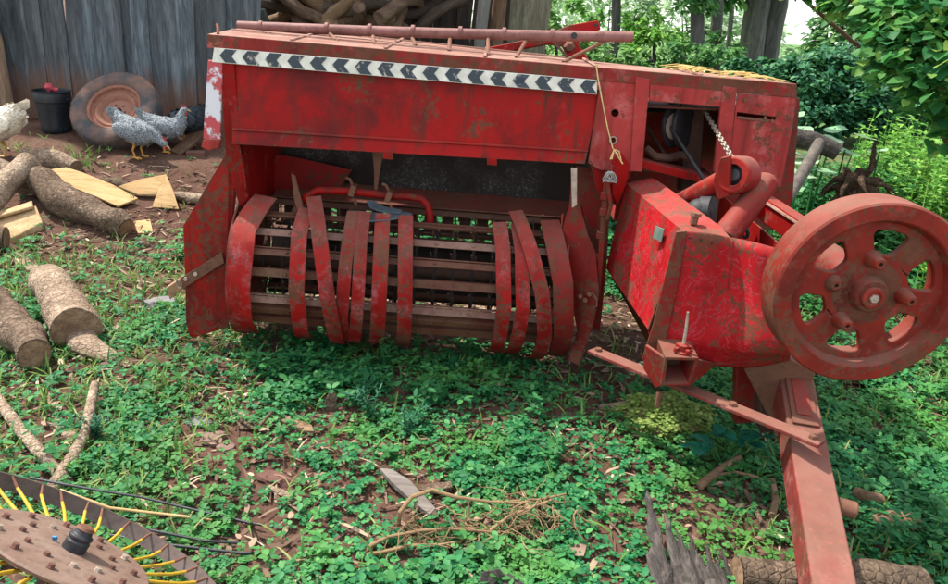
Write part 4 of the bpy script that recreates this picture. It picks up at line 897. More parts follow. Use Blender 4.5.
flat('dead_leaf', [(568, 545), (576, 541), (587, 545), (584, 556), (572, 555)], .003, plain('dead_leaf_brown', (.19, .12, .085), .8, .3), 'square brown dead leaf lying on the clover', 'leaf', .035)
stick('stick', [(614, 510), (628, 521)], .004, YELLW, 'short yellow stick lying on the clover by the stump')
flat('wood_chip', [(560, 417), (572, 415), (580, 419), (566, 421)], .008, BARK, 'small brown chip on the clover below the crop shield', 'wood chip', .03)
flat('wood_chip', [(500, 417, .02), (520, 409, .03), (527, 413, .02), (506, 423, .02)], .01, CUT, 'red brown chip at the rim of the bare soil patch', 'wood chip')
s = MB()
for (pts, w) in (([(478, 590, .02), (482, 571, .06), (500, 568, .07), (510, 582, .04)], .03), ([(496, 588, .03), (508, 572, .06), (526, 584, .05)], .025)):
    s.plate([gl(*q) for q in pts], w, (0, -.3, 1))
tag(s.build('charred_chunk', CHAR, None, .004), 'black charred chunk of wood beside the dry root tangle', 'wood')
log('log', [gl(856, 494, .03), gl(866, 497, .035), gl(880, 500, .03)], .022, 'small orange brown log piece behind the drawbar pin', CUT, nz=.4)
log('log', [gl(872, 522, .03), gl(890, 520, .035), gl(912, 524, .03), (gl(922, 530, .02))], [.03, .035, .03, .015], 'knobbly red-brown root lying right of the drawbar pin', CUT, nz=.6)
for i, (pts, lab) in enumerate((([(700, 486), (722, 468), (740, 458)], 'thick brown stick lying under the dark seedling'), ([(706, 478), (735, 472), (758, 478)], 'thin brown stick crossing the thick one under the seedling'), ([(772, 480), (776, 500), (772, 516)], 'orange brown stick leaning at the foot of the drawbar'), ([(745, 490), (756, 510), (762, 524)], 'short dark stick in the weeds by the drawbar'))): stick('stick', pts, [.014, .007, .012, .008][i], CUT if i != 3 else BARK, lab, lift=.03)
stick('stick', [(176, 340), (195, 333), (204, 328)], .008, CUT, 'brown stick under the tip of the left pickup shield')
flat('bark_sheet', [(598, 405, .02), (640, 398, .05), (700, 404, .05), (690, 412, .05), (640, 410, .04)], .02, BARKP, 'pale slab of bark lying on the mossy mound', 'bark')
# dark wiry stalks by the rake
for i, pts in enumerate((([(30, 478, .12), (90, 489, .10), (140, 497, .08), (250, 523, .03), (262, 525, .03)]), ([(60, 490, .1), (110, 508, .08), (170, 515, .06), (212, 520, .04)]), ([(110, 535, .05), (170, 545, .04), (240, 553, .03), (270, 554, .02)]), ([(150, 530, .06), (205, 541, .04), (238, 543, .03)]))):
    stick('dry_stalk', pts, [.004, .0045, .0045, .004][i], DARKST if i != 1 else YELLW, ('long dark wiry stalk arching out from the rake wheel', 'yellow dry stalk beside the long dark wiry stalk', 'dark stalk lying lowest beside the rake wheel', 'short grey stalk between the rake wheel and bare soil')[i], 'stalk', nz=.1)
# splintered stump and the log under the drawbar
t = thing('splintered_stump', gl(700, 575, .0), 'grey splintered stump with a sharp upright point in the clover', 'stump')
s = MB()
def shard(a, b, w, th, seed, sm=None):
    a = Vector(a); b = Vector(b); pts = []; rr = []
    for i in range(11):
        f = i/10; pts.append(a.lerp(b, f)+Vector((.012*noise.noise(Vector((f*5, seed, 0))), .012*noise.noise(Vector((f*5, seed, 4))), .008*noise.noise(Vector((f*6, seed, 9)))))); rr.append(w*(1-f**1.3*.93)*(1+.25*noise.noise(Vector((f*7, seed, 2)))))
    (sm or s).tube(pts, rr, 12, nz=.55, nf=26, seed=seed, flat=th)
G0 = PZ
shard(G0(668, 606, .0), G0(647, 490, .14), .042, .55, 1); shard(G0(690, 604, .0), G0(664, 513, .12), .038, .5, 2); shard(G0(700, 606, .02), G0(676, 530, .10), .034, .6, 3)
for k, (u0, u1, v1, zt, w) in enumerate(((708, 688, 534, .09, .026), (716, 697, 548, .075, .024), (724, 704, 541, .08, .02), (730, 716, 552, .065, .024), (738, 722, 548, .06, .018), (742, 735, 560, .05, .02), (684, 655, 548, .07, .02), (700, 682, 556, .08, .02), (712, 708, 566, .06, .025), (748, 742, 566, .04, .016))): shard(G0(u0, 606, .0), G0(u1, v1, zt), w, .6, 5+k)
s.build('shards', CHAR, t, 0, angle=55)
s = MB(); s.ball(G0(708, 612, -.03), (.17, .12, .075), 24, 14, nz=.5, nf=3); s.build('root_base', CHAR, t, angle=55)
log('log', [PZ(738, 577, .05), PZ(800, 582, .05), PZ(860, 588, .05), PZ(922, 592, .045)], [.06, .066, .072, .06], 'weathered brown log lying under the end of the drawbar', barkm('old_log', ((.05, .035, .025), (.13, .09, .06), (.24, .17, .12))), nz=.45, seed=2)
# dry roots
ROOT = wood('dry_root_skin', ((.14, .085, .045), (.24, .155, .08), (.36, .26, .14)), 'X', bump=.3)
t = thing('dry_root', gl(450, 540, 0), 'tangle of dry yellow-brown roots arching over the clover', 'roots'); s = MB()
def rt(pts, r): s.tube([gl(*q) for q in pts], r, 8, nz=.35, nf=30)
rt([(398, 528, .01), (400, 512, .07), (412, 497, .11), (432, 490, .13), (455, 497, .12), (490, 502, .10), (520, 503, .09), (548, 498, .09), (566, 494, .08)], [.007, .007, .007, .006, .006, .005, .005, .004, .003])
rt([(362, 556, .01), (372, 545, .04), (388, 537, .05), (420, 531, .06), (450, 529, .06), (480, 531, .06), (500, 533, .05)], [.008, .007, .006, .006, .005, .004, .003])
rt([(362, 556, .01), (385, 552, .03), (410, 546, .04), (440, 545, .04), (462, 541, .04)], [.007, .006, .006, .005, .003])
rt([(455, 497, .12), (468, 500, .1), (470, 520, .05), (472, 532, .02)], .0035); rt([(490, 531, .05), (508, 517, .08), (530, 508, .09), (552, 500, .1)], .005)
main = [gl(398, 535, .03), gl(430, 533, .05), gl(460, 532, .05), gl(495, 533, .05), gl(530, 506, .09), gl(550, 502, .09), gl(440, 542, .04)]
main += [gl(520, 522, .05), gl(540, 520, .06), gl(535, 530, .04), gl(500, 540, .03), gl(556, 512, .06)]
for k in range(240):
    b = rd.choice(main)+Vector((rd.uniform(-.09, .09), rd.uniform(-.05, .05), rd.uniform(-.01, .03))); d = Vector((rd.uniform(-1, 1), rd.uniform(-.5, .5), rd.uniform(-1, .1))).normalized(); pts = [b]
    for j in range(5): d = (d+Vector((rd.uniform(-.7, .7), rd.uniform(-.5, .5), rd.uniform(-.5, .35)))).normalized(); pts.append(pts[-1]+d*.022)
    s.tube(pts, [.0022, .002, .0018, .0015, .001, .0006], 5)
s.build('root_strands', ROOT, t)
# finger rake wheel
YEL = rusty('yellow_enamel', (.42, .25, .015), (.55, .34, .03), rough=.55); RAKE = rusty('rake_rust', (.15, .085, .06), (.25, .175, .135), rough=.65)
HOOP = rusty('hoop_rust', (.085, .06, .055), (.14, .10, .085), rough=.6)
rc_ = PZ(64.5, 554.8, .322); rn = Vector((math.sin(.731)*math.cos(.941), math.sin(.731)*math.sin(.941), math.cos(.731))); ra = rn.cross(Vector((0, 0, 1))).normalized(); rb = rn.cross(ra)
def rk(r, a, h=0.0): return rc_+(ra*math.cos(a)+rb*math.sin(a))*r+rn*h
t = thing('rake_wheel', Vector((rc_.x, rc_.y, 0)), 'rusty finger rake wheel with yellow tines and a bolted disc', 'rake wheel')
s = MB(); s.lathe([(0, .0), (0, .195), (.008, .2), (.012, .195), (.016, .12), (.02, .0)], rc_, rn, 72); dk = s.build('disc', RAKE, t, angle=30)
hc_ = rk(.012, .3); s = MB(); s.lathe([(.01, .027), (.040, .027), (.042, .025), (.046, .025), (.048, .027), (.053, .027), (.057, .021), (.062, .02), (.068, .018), (.068, 0)], hc_, rn, 32); s.build('hub', DARKST, t, .001, angle=30)
s = MB(); s.lathe([(.068, .022), (.074, .018), (.074, 0)], hc_, rn, 24); s.build('hub_cap', RUST, t)
s = MB(); c = rk(.037, -2.2, .025); s.box(c, (.010, .004, .009)); s.build('blue_tag', plain('blue_paint', (.02, .2, .5), .5), t)
for k in range(22):
    a = 2*PI*k/22+.1; r = .155 if k % 2 else .105
    if k % 2 == 0: a += .05
    s = MB(); c = rk(r, a, .014); s.lathe([(0, .010), (.002, .010), (.002, .0085), (.010, .008)], c, rn, 6); s.build('bolt', CLAY if k % 5 else STEELW, t, .001)
hp_ = [rk(.383, 2*PI*k/90, .012) for k in range(91)]; od_ = [(p-rc_).normalized() for p in hp_]
s = MB(); s.strip(hp_, rn, .042, .005, od_); s.build('hoop', HOOP, t, angle=40)
for k in range(36):
    a = 2*PI*k/36+rd.uniform(-.03, .03); s = MB(); tip = rd.uniform(-.05, .05)
    p = [rk(.17, a, -.012), rk(.24, a+.02, -.004), rk(.30, a+.045, .004), rk(.345, a+.07+tip*.2, .014), rk(.378, a+.085+tip*.6, .03)]
    s.tube(p[:4], [.0044, .0044, .0042, .004], 8); tn_ = s.build('tine', YEL, t); s = MB(); s.tube(p[3:], [.004, .003], 8); s.build('tine_tip', RUST, tn_)
MB().tube([rc_-rn*.02, rc_-rn*.12, Vector((rc_.x-.1, rc_.y-.1, .02))], .022, 12).build('rake_axle', DRUST, t)
# metal offcut lying on the reel, twine
s = MB()
pl = [(346, 217, 2.94), (356, 213, 2.98), (385, 216, 2.97), (402, 214, 2.98), (413, 216, 2.98), (404, 220, 2.93), (390, 222.5, 2.90), (372, 224, 2.88), (354, 223, 2.90)]
s.plate([P(*q)+Vector((0, 0, .012)) for q in pl], .004, (0, -.2, 1)); s.plate([P(*q)+Vector((0, 0, .02)) for q in ((366, 206, 3.02), (372, 204, 3.03), (384, 211, 3.02), (402, 214, 3.0), (400, 218, 2.96), (380, 216, 2.98), (370, 212, 3.0))], .004, (0, -.2, 1))
tag(s.build('metal_offcut', plain('dark_blade', (.09, .12, .14), .4, .3, 20, metal=.4), None, .001), 'dark blue-grey metal blade lying on top of the reel bands', 'blade')
tw = [P(596, 64, 2.86), P(598, 78, 2.86), P(603, 105, 2.86), P(608, 130, 2.86), P(613, 149, 2.85), P(619, 151, 2.84), P(621, 160, 2.83)]
s = MB(); s.tube(tw, .0022, 6, nz=.3, nf=40); c = P(614, 150, 2.845)
for k in range(4): s.tube([c, c+Vector((rd.uniform(-.04, .05), -.01, rd.uniform(-.05, .03)))], .0025, 5)
tag(s.build('twine', plain('yellow_twine', (.60, .47, .20), .9, .2, 40), None), 'yellow baler twine hanging down the red corner panel', 'twine')
# straw on the roof
s = MB()
for k in range(42):
    u = rd.uniform(676, 775); a = P(u, 84+(u-790)*.0847-rd.uniform(1, 8), 0.0 + 2.95) ; zz = zl.lerp(zr, (u-207)/590).z; a = PZ(u, 70+(u-690)*.115+rd.uniform(-2.5, 2), zz+.012); d = Vector((rd.uniform(-1, 1), rd.uniform(-.35, .35), rd.uniform(-.04, .06))).normalized()*rd.uniform(.04, .17); s.tube([a-d*.5, a+Vector((0, 0, .008)), a+d*.5], .0019, 5)
o = s.build('straw', plain('dry_straw', (.52, .36, .12), .8, .3, 30), None); tag(o, 'loose yellow straw scattered on the baler roof', 'straw', kind='stuff')
# ------------------------------------------------------------------ foliage
def tmpl_ovate(w=.55, fold=.25):
    V = np.array([(0, 0, 0), (.5, -w/2, fold*w*.5), (1, 0, -.05), (.5, w/2, fold*w*.5), (.18, -w*.36, fold*w*.3), (.18, w*.36, fold*w*.3), (.8, -w*.33, fold*w*.2), (.8, w*.33, fold*w*.2), (.5, 0, 0)], float)
    F = [(0, 4, 1, 8), (8, 1, 6, 2), (0, 8, 3, 5), (8, 2, 7, 3)]
    return V, F
def tmpl_round(n=7):
    a = np.linspace(0, 2*PI, n, endpoint=False); V = np.stack([.5+.5*np.cos(a), .46*np.sin(a), .05*np.cos(2*a)], 1); return V, [tuple(range(n))]
def tmpl_fan(n=12):
    a = np.linspace(0, 2*PI, n, endpoint=False); V = np.stack([.5+.5*np.cos(a)*(1+.07*np.cos(5*a)), .48*np.sin(a)*(1+.07*np.cos(5*a)), .03*np.sin(3*a)+.05], 1)
    return np.concatenate([V, [[.4, 0, 0]]]), [(i, (i+1) % n, n) for i in range(n)]
def tmpl_heart():
    V = np.array([(0.08, 0, 0), (-.08, -.22, .03), (.1, -.48, .07), (.45, -.46, .05), (.75, -.26, 0), (1.0, 0, -.1), (.75, .26, 0), (.45, .46, .05), (.1, .48, .07), (-.08, .22, .03), (.45, 0, -.02)], float)
    return V, [(0, 1, 2, 10), (2, 3, 4, 10), (4, 5, 10), (10, 5, 6), (10, 6, 7, 8), (10, 8, 9, 0)]
def tmpl_blade():
    V = np.array([(0, -.05, 0), (0, .05, 0), (.5, -.04, .0), (.5, .04, .0), (.85, -.02, -.12), (.85, .02, -.12), (1, 0, -.25)], float)
    return V, [(0, 2, 3, 1), (2, 4, 5, 3), (4, 6, 5)]
def scatter(pos, size, yaw, pitch, roll, tm):
    """numpy copies of one leaf shape: yaw about Z, pitch up from the ground, roll about its own midrib"""
    V, F = tm; n = len(pos); size = np.broadcast_to(size, (n,)); cy, sy = np.cos(yaw), np.sin(yaw); cp, sp2 = np.cos(pitch), np.sin(pitch); cr, sr = np.cos(roll), np.sin(roll)
    x = V[None, :, 0]*size[:, None]; y = V[None, :, 1]*size[:, None]; z = V[None, :, 2]*size[:, None]
    y, z = y*cr[:, None]-z*sr[:, None], y*sr[:, None]+z*cr[:, None]
    x, z = x*cp[:, None]-z*sp2[:, None], x*sp2[:, None]+z*cp[:, None]
    x, y = x*cy[:, None]-y*sy[:, None], x*sy[:, None]+y*cy[:, None]
    P3 = np.stack([x, y, z], 2)+pos[:, None, :]; k = len(V)
    lt = np.array([len(f) for f in F]); li = np.concatenate([np.array(f) for f in F])
    return P3.reshape(-1, 3), (li[None, :]+(np.arange(n)*k)[:, None]).ravel(), np.tile(lt, n)
def leafmesh(name, parts, m, parent=None, base=(0, 0, 0)):
    V = []; L = []; T = []; o = 0
    for v, l, t in parts: V.append(v); L.append(l+o); T.append(t); o += len(v)
    V = np.concatenate(V); L = np.concatenate(L); T = np.concatenate(T); b = WL[parent] if parent is not None else Vector(base)
    me = bpy.data.meshes.new(name); me.vertices.add(len(V)); me.vertices.foreach_set('co', (V-np.array(b)).astype(np.float32).ravel())
    me.loops.add(len(L)); me.loops.foreach_set('vertex_index', L.astype(np.int32)); me.polygons.add(len(T)); me.polygons.foreach_set('loop_start', (np.cumsum(T)-T).astype(np.int32))
    me.update(calc_edges=True); me.materials.append(m); o = bpy.data.objects.new(name, me); COL.objects.link(o)
    if parent is not None: o.parent = parent
    else: o.location = b
    WL[o] = Vector(b); return o
def scatter_basis(pos, size, X_, Z_, tm):
    V, F = tm; n = len(pos); X_ = X_/np.linalg.norm(X_, axis=1)[:, None]; Y_ = np.cross(Z_, X_); Y_ /= np.linalg.norm(Y_, axis=1)[:, None]; Z_ = np.cross(X_, Y_)
    P3 = pos[:, None, :]+size[:, None, None]*(V[None, :, 0, None]*X_[:, None, :]+V[None, :, 1, None]*Y_[:, None, :]+V[None, :, 2, None]*Z_[:, None, :])
    lt = np.array([len(f) for f in F]); li = np.concatenate([np.array(f) for f in F]); return P3.reshape(-1, 3), (li[None, :]+(np.arange(n)*len(V))[:, None]).ravel(), np.tile(lt, n)
for (t_, m_, a_, x_, n_, sc_) in FEATH:
    leafmesh('plumage', [scatter_basis(np.array(a_), sc_*RNG.uniform(.022, .05, len(a_)), np.array(x_), np.array(n_), tmpl_ovate(.62, -.25))], m_, t_)
U = lambda a, b, n: RNG.uniform(a, b, n)
CLOV = leafmat('clover_leaf', [(0.0, (.014, .11, .04)), (.35, (.028, .19, .07)), (.7, (.05, .26, .09)), (1.0, (.12, .34, .10))], .5, .35, warm=(.13, .30, .05))
CLOVR = leafmat('weed_leaf', [(0.0, (.018, .11, .038)), (.5, (.036, .19, .06)), (1.0, (.09, .29, .085))], .5, .35, warm=(.10, .30, .055))
GRASSM = leafmat('grass_blade', [(0.0, (.06, .18, .04)), (.45, (.15, .30, .06)), (.8, (.28, .38, .10)), (1.0, (.42, .36, .18))], .6, .3)
LIT = N('litter_bits'); lc = LIT.ramp(LIT.island(), [(0.0, (.06, .035, .024)), (.35, (.13, .08, .055)), (.7, (.24, .16, .11)), (.92, (.36, .27, .18)), (1.0, (.45, .38, .28))]); LIT.pbsdf(lc, .9, spec=.2)
bare = [(330, 422, .22, .35), (215, 425, .28, .3), (205, 450, .15, .3), (470, 418, .20, .25), (285, 490, .14, .3), (300, 440, .2, .5), (60, 440, .22, .45), (405, 500, .15, .2), (440, 525, .22, .35), (590, 372, .38, .15), (640, 360, .3, .2), (660, 425, .2, .45), (250, 560, .2, .25), (690, 480, .2, .5), (150, 290, .3, .4), (110, 370, .25, .55), (90, 240, .35, .45), (20, 400, .2, .6), (130, 560, .3, .5), (520, 520, .16, .4), (745, 500, .2, .55), (890, 520, .14, .5), (600, 420, .15, .6)]
bare = [(GP(u, v).x, GP(u, v).y, r, f) for u, v, r, f in bare]
def cover(x, y):
    c = .95 if noise.noise(Vector((x*2.3+4, y*2.3, 1.7)))+.5*noise.noise(Vector((x*6, y*6, 4.1))) > -.08 else .28
    for bx, by, r, f in bare:
        d = math.hypot(x-bx, (y-by)*.8)/r
        if d < 1.0: c *= f+(1-f)*sstep(.45, 1.0, d)
    if -1.05 < x < 1.25 and y > 2.9: c *= 1-.93*sstep(2.95, 3.2, y)*(1-sstep(3.75, 4.0, y))
    if x < -.8: c *= 1-.5*sstep(.7, 1.4, -x)
    if x < -1.1:   # the trodden yard
        edge = 3.75+.35*noise.noise(Vector((x*1.3, 0, 7))); c *= 1-.97*sstep(edge, edge+.6, y)
    return c
def inview(x, y, m=1.2):
    w = y*math.cos(PITCH)+1.4*math.sin(PITCH)
    return abs(x) < .68*w+m
def plants(n, x0, x1, y0, y1, power=1.0, cov=cover):
    out = []
    xs_ = RNG.uniform(x0, x1, n); ys_ = y0+(y1-y0)*RNG.uniform(0, 1, n)**power; rr_ = RNG.uniform(0, 1, n)
    for x, y, r in zip(xs_, ys_, rr_):
        if inview(x, y) and r < cov(x, y): out.append((x, y, g(x, y)))
    return np.array(out)
def rosette(P0, k, size, hmin, hmax, tm, spread=.45, pit=(-.35, .35)):
    """k leaves round each stem top"""
    n = len(P0); parts = []; h = U(hmin, hmax, n); y0 = U(0, 2*PI, n)
    for j in range(k):
        yaw = y0+2*PI*j/k+U(-.3, .3, n); sz = size*U(.6, 1.3, n); pos = P0.copy(); pos[:, 2] += h; pos[:, 0] += np.cos(yaw)*sz*spread*.3; pos[:, 1] += np.sin(yaw)*sz*spread*.3
        parts.append(scatter(pos, sz, yaw, U(pit[0], pit[1], n), U(-.4, .4, n), tm))
    return parts
near = plants(98000, -3.6, 3.9, .85, 3.3, 1.0)
far = plants(29000, -4.8, 6.2, 3.0, 6.2, 1.0)
beh = plants(6000, -1.5, 1.4, 3.9, 7.0, 1.0)
parts = rosette(near, 4, .0132, .004, .04, tmpl_round(7)); parts += rosette(near[::9], 5, .026, .01, .055, tmpl_ovate(.65))
parts += rosette(far, 4, .026, .01, .055, tmpl_ovate(.7)); parts += rosette(beh, 4, .04, .01, .08, tmpl_ovate(.7))
o = leafmesh('clover', parts, CLOV); tag(o, 'low green clover and weeds carpeting the ground round the baler', 'ground cover', kind='stuff')
# thicker leaves along the pickup and on the right
def cov2(x, y):
    c = 0.0
    if -1.3 < x < .35: c = max(c, (1-sstep(.0, .32, abs(y-2.62)))*.7)
    if x > .9: c = max(c, .5*sstep(.9, 1.5, x))
    if noise.noise(Vector((x*1.7, y*1.7, 12))) > .25: c = max(c, .25)
    return c*min(1, cover(x, y)+.1)
w2 = plants(15000, -3.4, 5.2, 1.0, 5.4, 1.0, cov2); parts = rosette(w2, 5, .034, .015, .09, tmpl_ovate(.6), pit=(-.2, .6)); parts += rosette(w2[::3], 6, .034, .05, .15, tmpl_ovate(.5), pit=(-.3, .7))
o = leafmesh('weeds', parts, CLOVR); tag(o, 'leafy green weeds growing along the pickup and beside the flywheel', 'weeds', kind='stuff')
def covg(x, y):
    c = .10
    if x < -.9: c = .75*(1-sstep(3.6, 4.3, y))+.02
    if x > 1.0: c = .4
    if x < -.9 and y > 3.6 and noise.noise(Vector((x*2.2, y*2.2, 20))) > .33: c = .35
    return c
gr = plants(42000, -5.5, 5.0, .9, 5.8, 1.0, covg); n = len(gr)
parts = [scatter(gr+np.stack([U(-.012, .012, n), U(-.012, .012, n), np.zeros(n)], 1), U(.035, .10, n), U(0, 2*PI, n), U(.45, 1.45, n), U(-.5, .5, n), tmpl_blade()) for _ in range(2)]
o = leafmesh('grass', parts, GRASSM); tag(o, 'short yellow-green grass blades among the clover and logs', 'grass', kind='stuff')
# litter: chips, dead leaves, crumbs of bark
def covl(x, y): return .22+.6*(1-min(1, cover(x, y)))*(1 if y < 4.2 or x > -1 else .5)
lp_ = plants(24000, -5.2, 3.9, .9, 5.2, 1.0, covl); n = len(lp_); lp_[:, 2] += U(.002, .02, n)
chip = (np.array([(0, -.12, 0), (.35, -.2, .03), (.8, -.14, 0), (1, .02, .02), (.7, .17, .04), (.25, .15, 0)], float), [(0, 1, 2, 3, 4, 5)])
chipl = (np.array([(0, -.03, 0), (.5, -.05, .06), (1, -.02, 0), (1, .03, 0), (.5, .05, .06), (0, .04, 0)], float), [(0, 1, 4, 5), (1, 2, 3, 4)])
h = n//2; parts = [scatter(lp_[:h], U(.015, .055, h), U(0, 6.3, h), U(-.2, .3, h), U(-.4, .4, h), chip), scatter(lp_[h:], U(.03, .12, n-h), U(0, 6.3, n-h), U(-.08, .12, n-h), U(-.4, .4, n-h), chipl)]
o = leafmesh('litter', parts, LIT.m); tag(o, 'bits of bark, chips and dead leaves strewn over the soil', 'litter', kind='stuff')
mo = [o for o in S.objects if o.name == 'mossy_mound'][0]; mc = np.array(WL[mo]); mp = np.stack([mc[0]+RNG.normal(size=700)*.10, mc[1]+RNG.normal(size=700)*.07, np.zeros(700)], 1)
mv = [(Vector(v.co)+WL[mo]) for v in mo.data.vertices]
mp = np.array([tuple(rd.choice(mv).lerp(rd.choice(mv), .0)+Vector((rd.gauss(0, .012), rd.gauss(0, .012), .002))) for _ in range(1500)])
mp = mp[mp[:, 2] > mc[2]+.03]
0 and [max(g(x, y), mc[2]+.085*(1-((x-mc[0])/.17)**2-((y-mc[1])/.12)**2)) for x, y, _ in mp]
leafmesh('moss', rosette(mp, 3, .017, .0, .02, tmpl_round(6)), leafmat('moss_leaf', [(0, (.12, .22, .04)), (1, (.34, .42, .12))], .7, .3), mo)
# ---- single plants
def stemplant(name, base, h, m, label, nl=26, ls=.05, tm=None, spread=.10, sm=None, lean=(0, 0), cat='plant'):
    base = Vector(base); t = thing(name, base, label, cat); s = MB(); pts = []; rd2 = random.Random(int(base.x*1000) & 65535)
    for k in range(4):
        d = Vector((rd2.uniform(-1, 1)*spread, rd2.uniform(-1, 1)*spread, 1)); hh = h*rd2.uniform(.55, 1.0) if k else h
        p = [base+Vector((d.x*f*f+lean[0]*f, d.y*f*f+lean[1]*f, hh*f)) for f in (0, .25, .5, .75, 1)]; s.tube(p, [.004, .0035, .003, .0025, .001], 5); pts.append(p)
    s.build('stem', sm or CLOVR, t); pos = []; yaw = []
    for p in pts:
        for j in range(nl):
            f = .15+.85*j/(nl-1); i = min(3, int(f*4)); q_ = p[i].lerp(p[i+1], f*4-i); pos.append(tuple(q_)); yaw.append(j*2.4+rd2.uniform(-.3, .3))
    n = len(pos); leafmesh('leaves', [scatter(np.array(pos), ls*U(.55, 1.2, n), np.array(yaw), U(.0, .7, n), U(-.3, .3, n), tm or tmpl_ovate(.4))], m, t); return t
WEEDD = leafmat('blue_green_weed', [(0, (.02, .10, .055)), (1, (.05, .19, .10))], .55, .3)
stemplant('tall_weed', GP(372, 425), .17, WEEDD, 'feathery blue-green weed standing in front of the reel bands', 34, .03, tmpl_ovate(.28))
stemplant('tall_weed', GP(405, 440), .14, WEEDD, 'lower feathery blue-green weed just right of the taller one', 30, .03, tmpl_ovate(.28), .14)
stemplant('tall_weed', GP(352, 408), .13, WEEDD, 'small feathery weed left of the tallest feathery weed', 26, .028, tmpl_ovate(.28), .14)
stemplant('tall_weed', GP(385, 372), .16, CLOVR, 'slender pale green weed shoot growing up under the reel', 14, .04, tmpl_ovate(.3), .04)
stemplant('tall_weed', GP(98, 440), .12, WEEDD, 'feathery weed growing through the fork of the bare branch', 26, .03, tmpl_ovate(.28), .14)
stemplant('tall_weed', GP(42, 332), .11, CLOVR, 'bushy green weed growing between the two short logs', 18, .05, tmpl_ovate(.6), .2)
stemplant('tall_weed', GP(438, 572), .06, CLOVR, 'fresh green sprout in front of the dry roots', 8, .055, tmpl_ovate(.55), .25)
stemplant('tall_weed', GP(455, 556), .06, CLOVR, 'fresh green sprout growing through the dry roots', 8, .05, tmpl_ovate(.5), .25)
SEED = leafmat('dark_seedling', [(0, (.012, .12, .075)), (1, (.025, .17, .105))], .45, .15)
sb = GP(722, 470); t = thing('dark_seedling', sb, 'dark blue-green seedling with oval leaflets below the hitch brace', 'plant'); s = MB(); pos = []; yaw = []
for (u, v, zt) in ((690, 447, .12), (705, 440, .15), (745, 432, .17), (762, 437, .15), (725, 428, .17)):
    a = sb+Vector((0, 0, .01)); e = PY(u, v, sb.y-.02+.05*rd.uniform(-1, 1)); m_ = a.lerp(e, .5)+Vector((0, 0, .035)); pl_ = [a, m_, e]; s.tube(pl_, .0025, 5)
    d = (e-m_); base_y = math.atan2(d.y, d.x)
    for f in (.25, .5, .75, 1.0):
        c = m_.lerp(e, f)
        for sg in ((-1, 1) if f < 1 else (0,)): pos.append(tuple(c)); yaw.append(base_y+sg*1.15)
s.build('stem', CLOVR, t); n = len(pos); leafmesh('leaflets', [scatter(np.array(pos), .052*U(.8, 1.15, n), np.array(yaw), U(-.15, .25, n), U(-.25, .25, n), tmpl_ovate(.62, .1))], SEED, t)
# ---- crowns
def crown_pts(blobs, n, clump=.22, shell=.55):
    """leaf points gathered in clumps inside a union of ellipsoids, with gaps between"""
    vol = np.array([b[3]*b[4]*b[5] for b in blobs])**.7; vol = vol/vol.sum(); pos = []; nor = []
    for b, f in zip(blobs, vol):
        nn = int(n*f); nc = max(6, nn//26); d = RNG.normal(size=(nc, 3)); d /= np.linalg.norm(d, axis=1)[:, None]; r = RNG.uniform(shell, 1.0, nc)**.6
        cc = np.array(b[:3])+d*r[:, None]*np.array(b[3:6]); i = RNG.integers(0, nc, nn); off = RNG.normal(size=(nn, 3))*clump*min(b[3:6])*.8
        p = cc[i]+off; pos.append(p); nor.append(d[i]+off*.5)
    return np.concatenate(pos), np.concatenate(nor)
def crown(name, blobs, n, size, tm, m, parent=None, clump=.22, droop=-.3, shell=.55):
    p, nn = crown_pts(blobs, n, clump, shell); k = len(p); yaw = np.arctan2(nn[:, 1], nn[:, 0])+U(-1.0, 1.0, k)
    return leafmesh(name, [scatter(p, size*U(.6, 1.3, k), yaw, U(-.6, .5, k)+droop, U(-.7, .7, k), tm)], m, parent, base=tuple(p.mean(0)) if parent is None else None)
VINE = leafmat('vine_leaf', [(0, (.02, .095, .05)), (.5, (.045, .17, .08)), (1, (.12, .31, .12))], .5, .3)
BROAD = leafmat('broad_leaf', [(0, (.035, .17, .065)), (.5, (.085, .30, .09)), (.85, (.20, .46, .11)), (1.0, (.40, .56, .13))], .45, .6)
BRIGHT = leafmat('bright_weed', [(0, (.09, .28, .045)), (.5, (.19, .44, .07)), (1.0, (.36, .58, .12))], .55, .4)
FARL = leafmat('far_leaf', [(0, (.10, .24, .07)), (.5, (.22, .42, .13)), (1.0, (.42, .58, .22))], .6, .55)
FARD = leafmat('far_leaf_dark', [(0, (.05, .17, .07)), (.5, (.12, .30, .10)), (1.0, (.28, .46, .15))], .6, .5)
FARP = leafmat('far_leaf_haze', [(0, (.30, .44, .28)), (.5, (.45, .60, .38)), (1.0, (.65, .74, .50))], .7, .6)  # distance haze and glare put into very pale leaf colours
def bl(u, v, y, ru, rv, ry=None):
    c = PY(u, v, y); sx = ru*y/FPX*1.02; sz = rv*y/FPX*1.02; return (c.x, c.y, c.z, sx, ry or max(sx, sz)*.7, sz)
TBARK = wood('tree_bark', ((.035, .032, .03), (.10, .092, .085), (.20, .185, .165)), 'Z', bump=1.0)
TBARKL = wood('tree_bark_light', ((.035, .033, .03), (.10, .094, .085), (.20, .185, .165)), 'Z', bump=1.0, sc=.9)
def trunk(s, u0, v0, u1, v1, y, r0, r1, down=True):
    a = PY(u0, v0, y); b = PY(u1, v1, y); d = (b-a)
    if down: bz = g(a.x, y); a = a-d*((a.z-bz+.1)/max(d.z, .01))
    e = b+d.normalized()*2.5; pts = [a.lerp(e, i/14)+Vector((.05*noise.noise(Vector((i*.5, u0, 0))), 0, 0)) for i in range(15)]
    s.tube(pts, [r0+(r1-r0)*i/14 for i in range(15)], 14, nz=.16, nf=2.5); return e
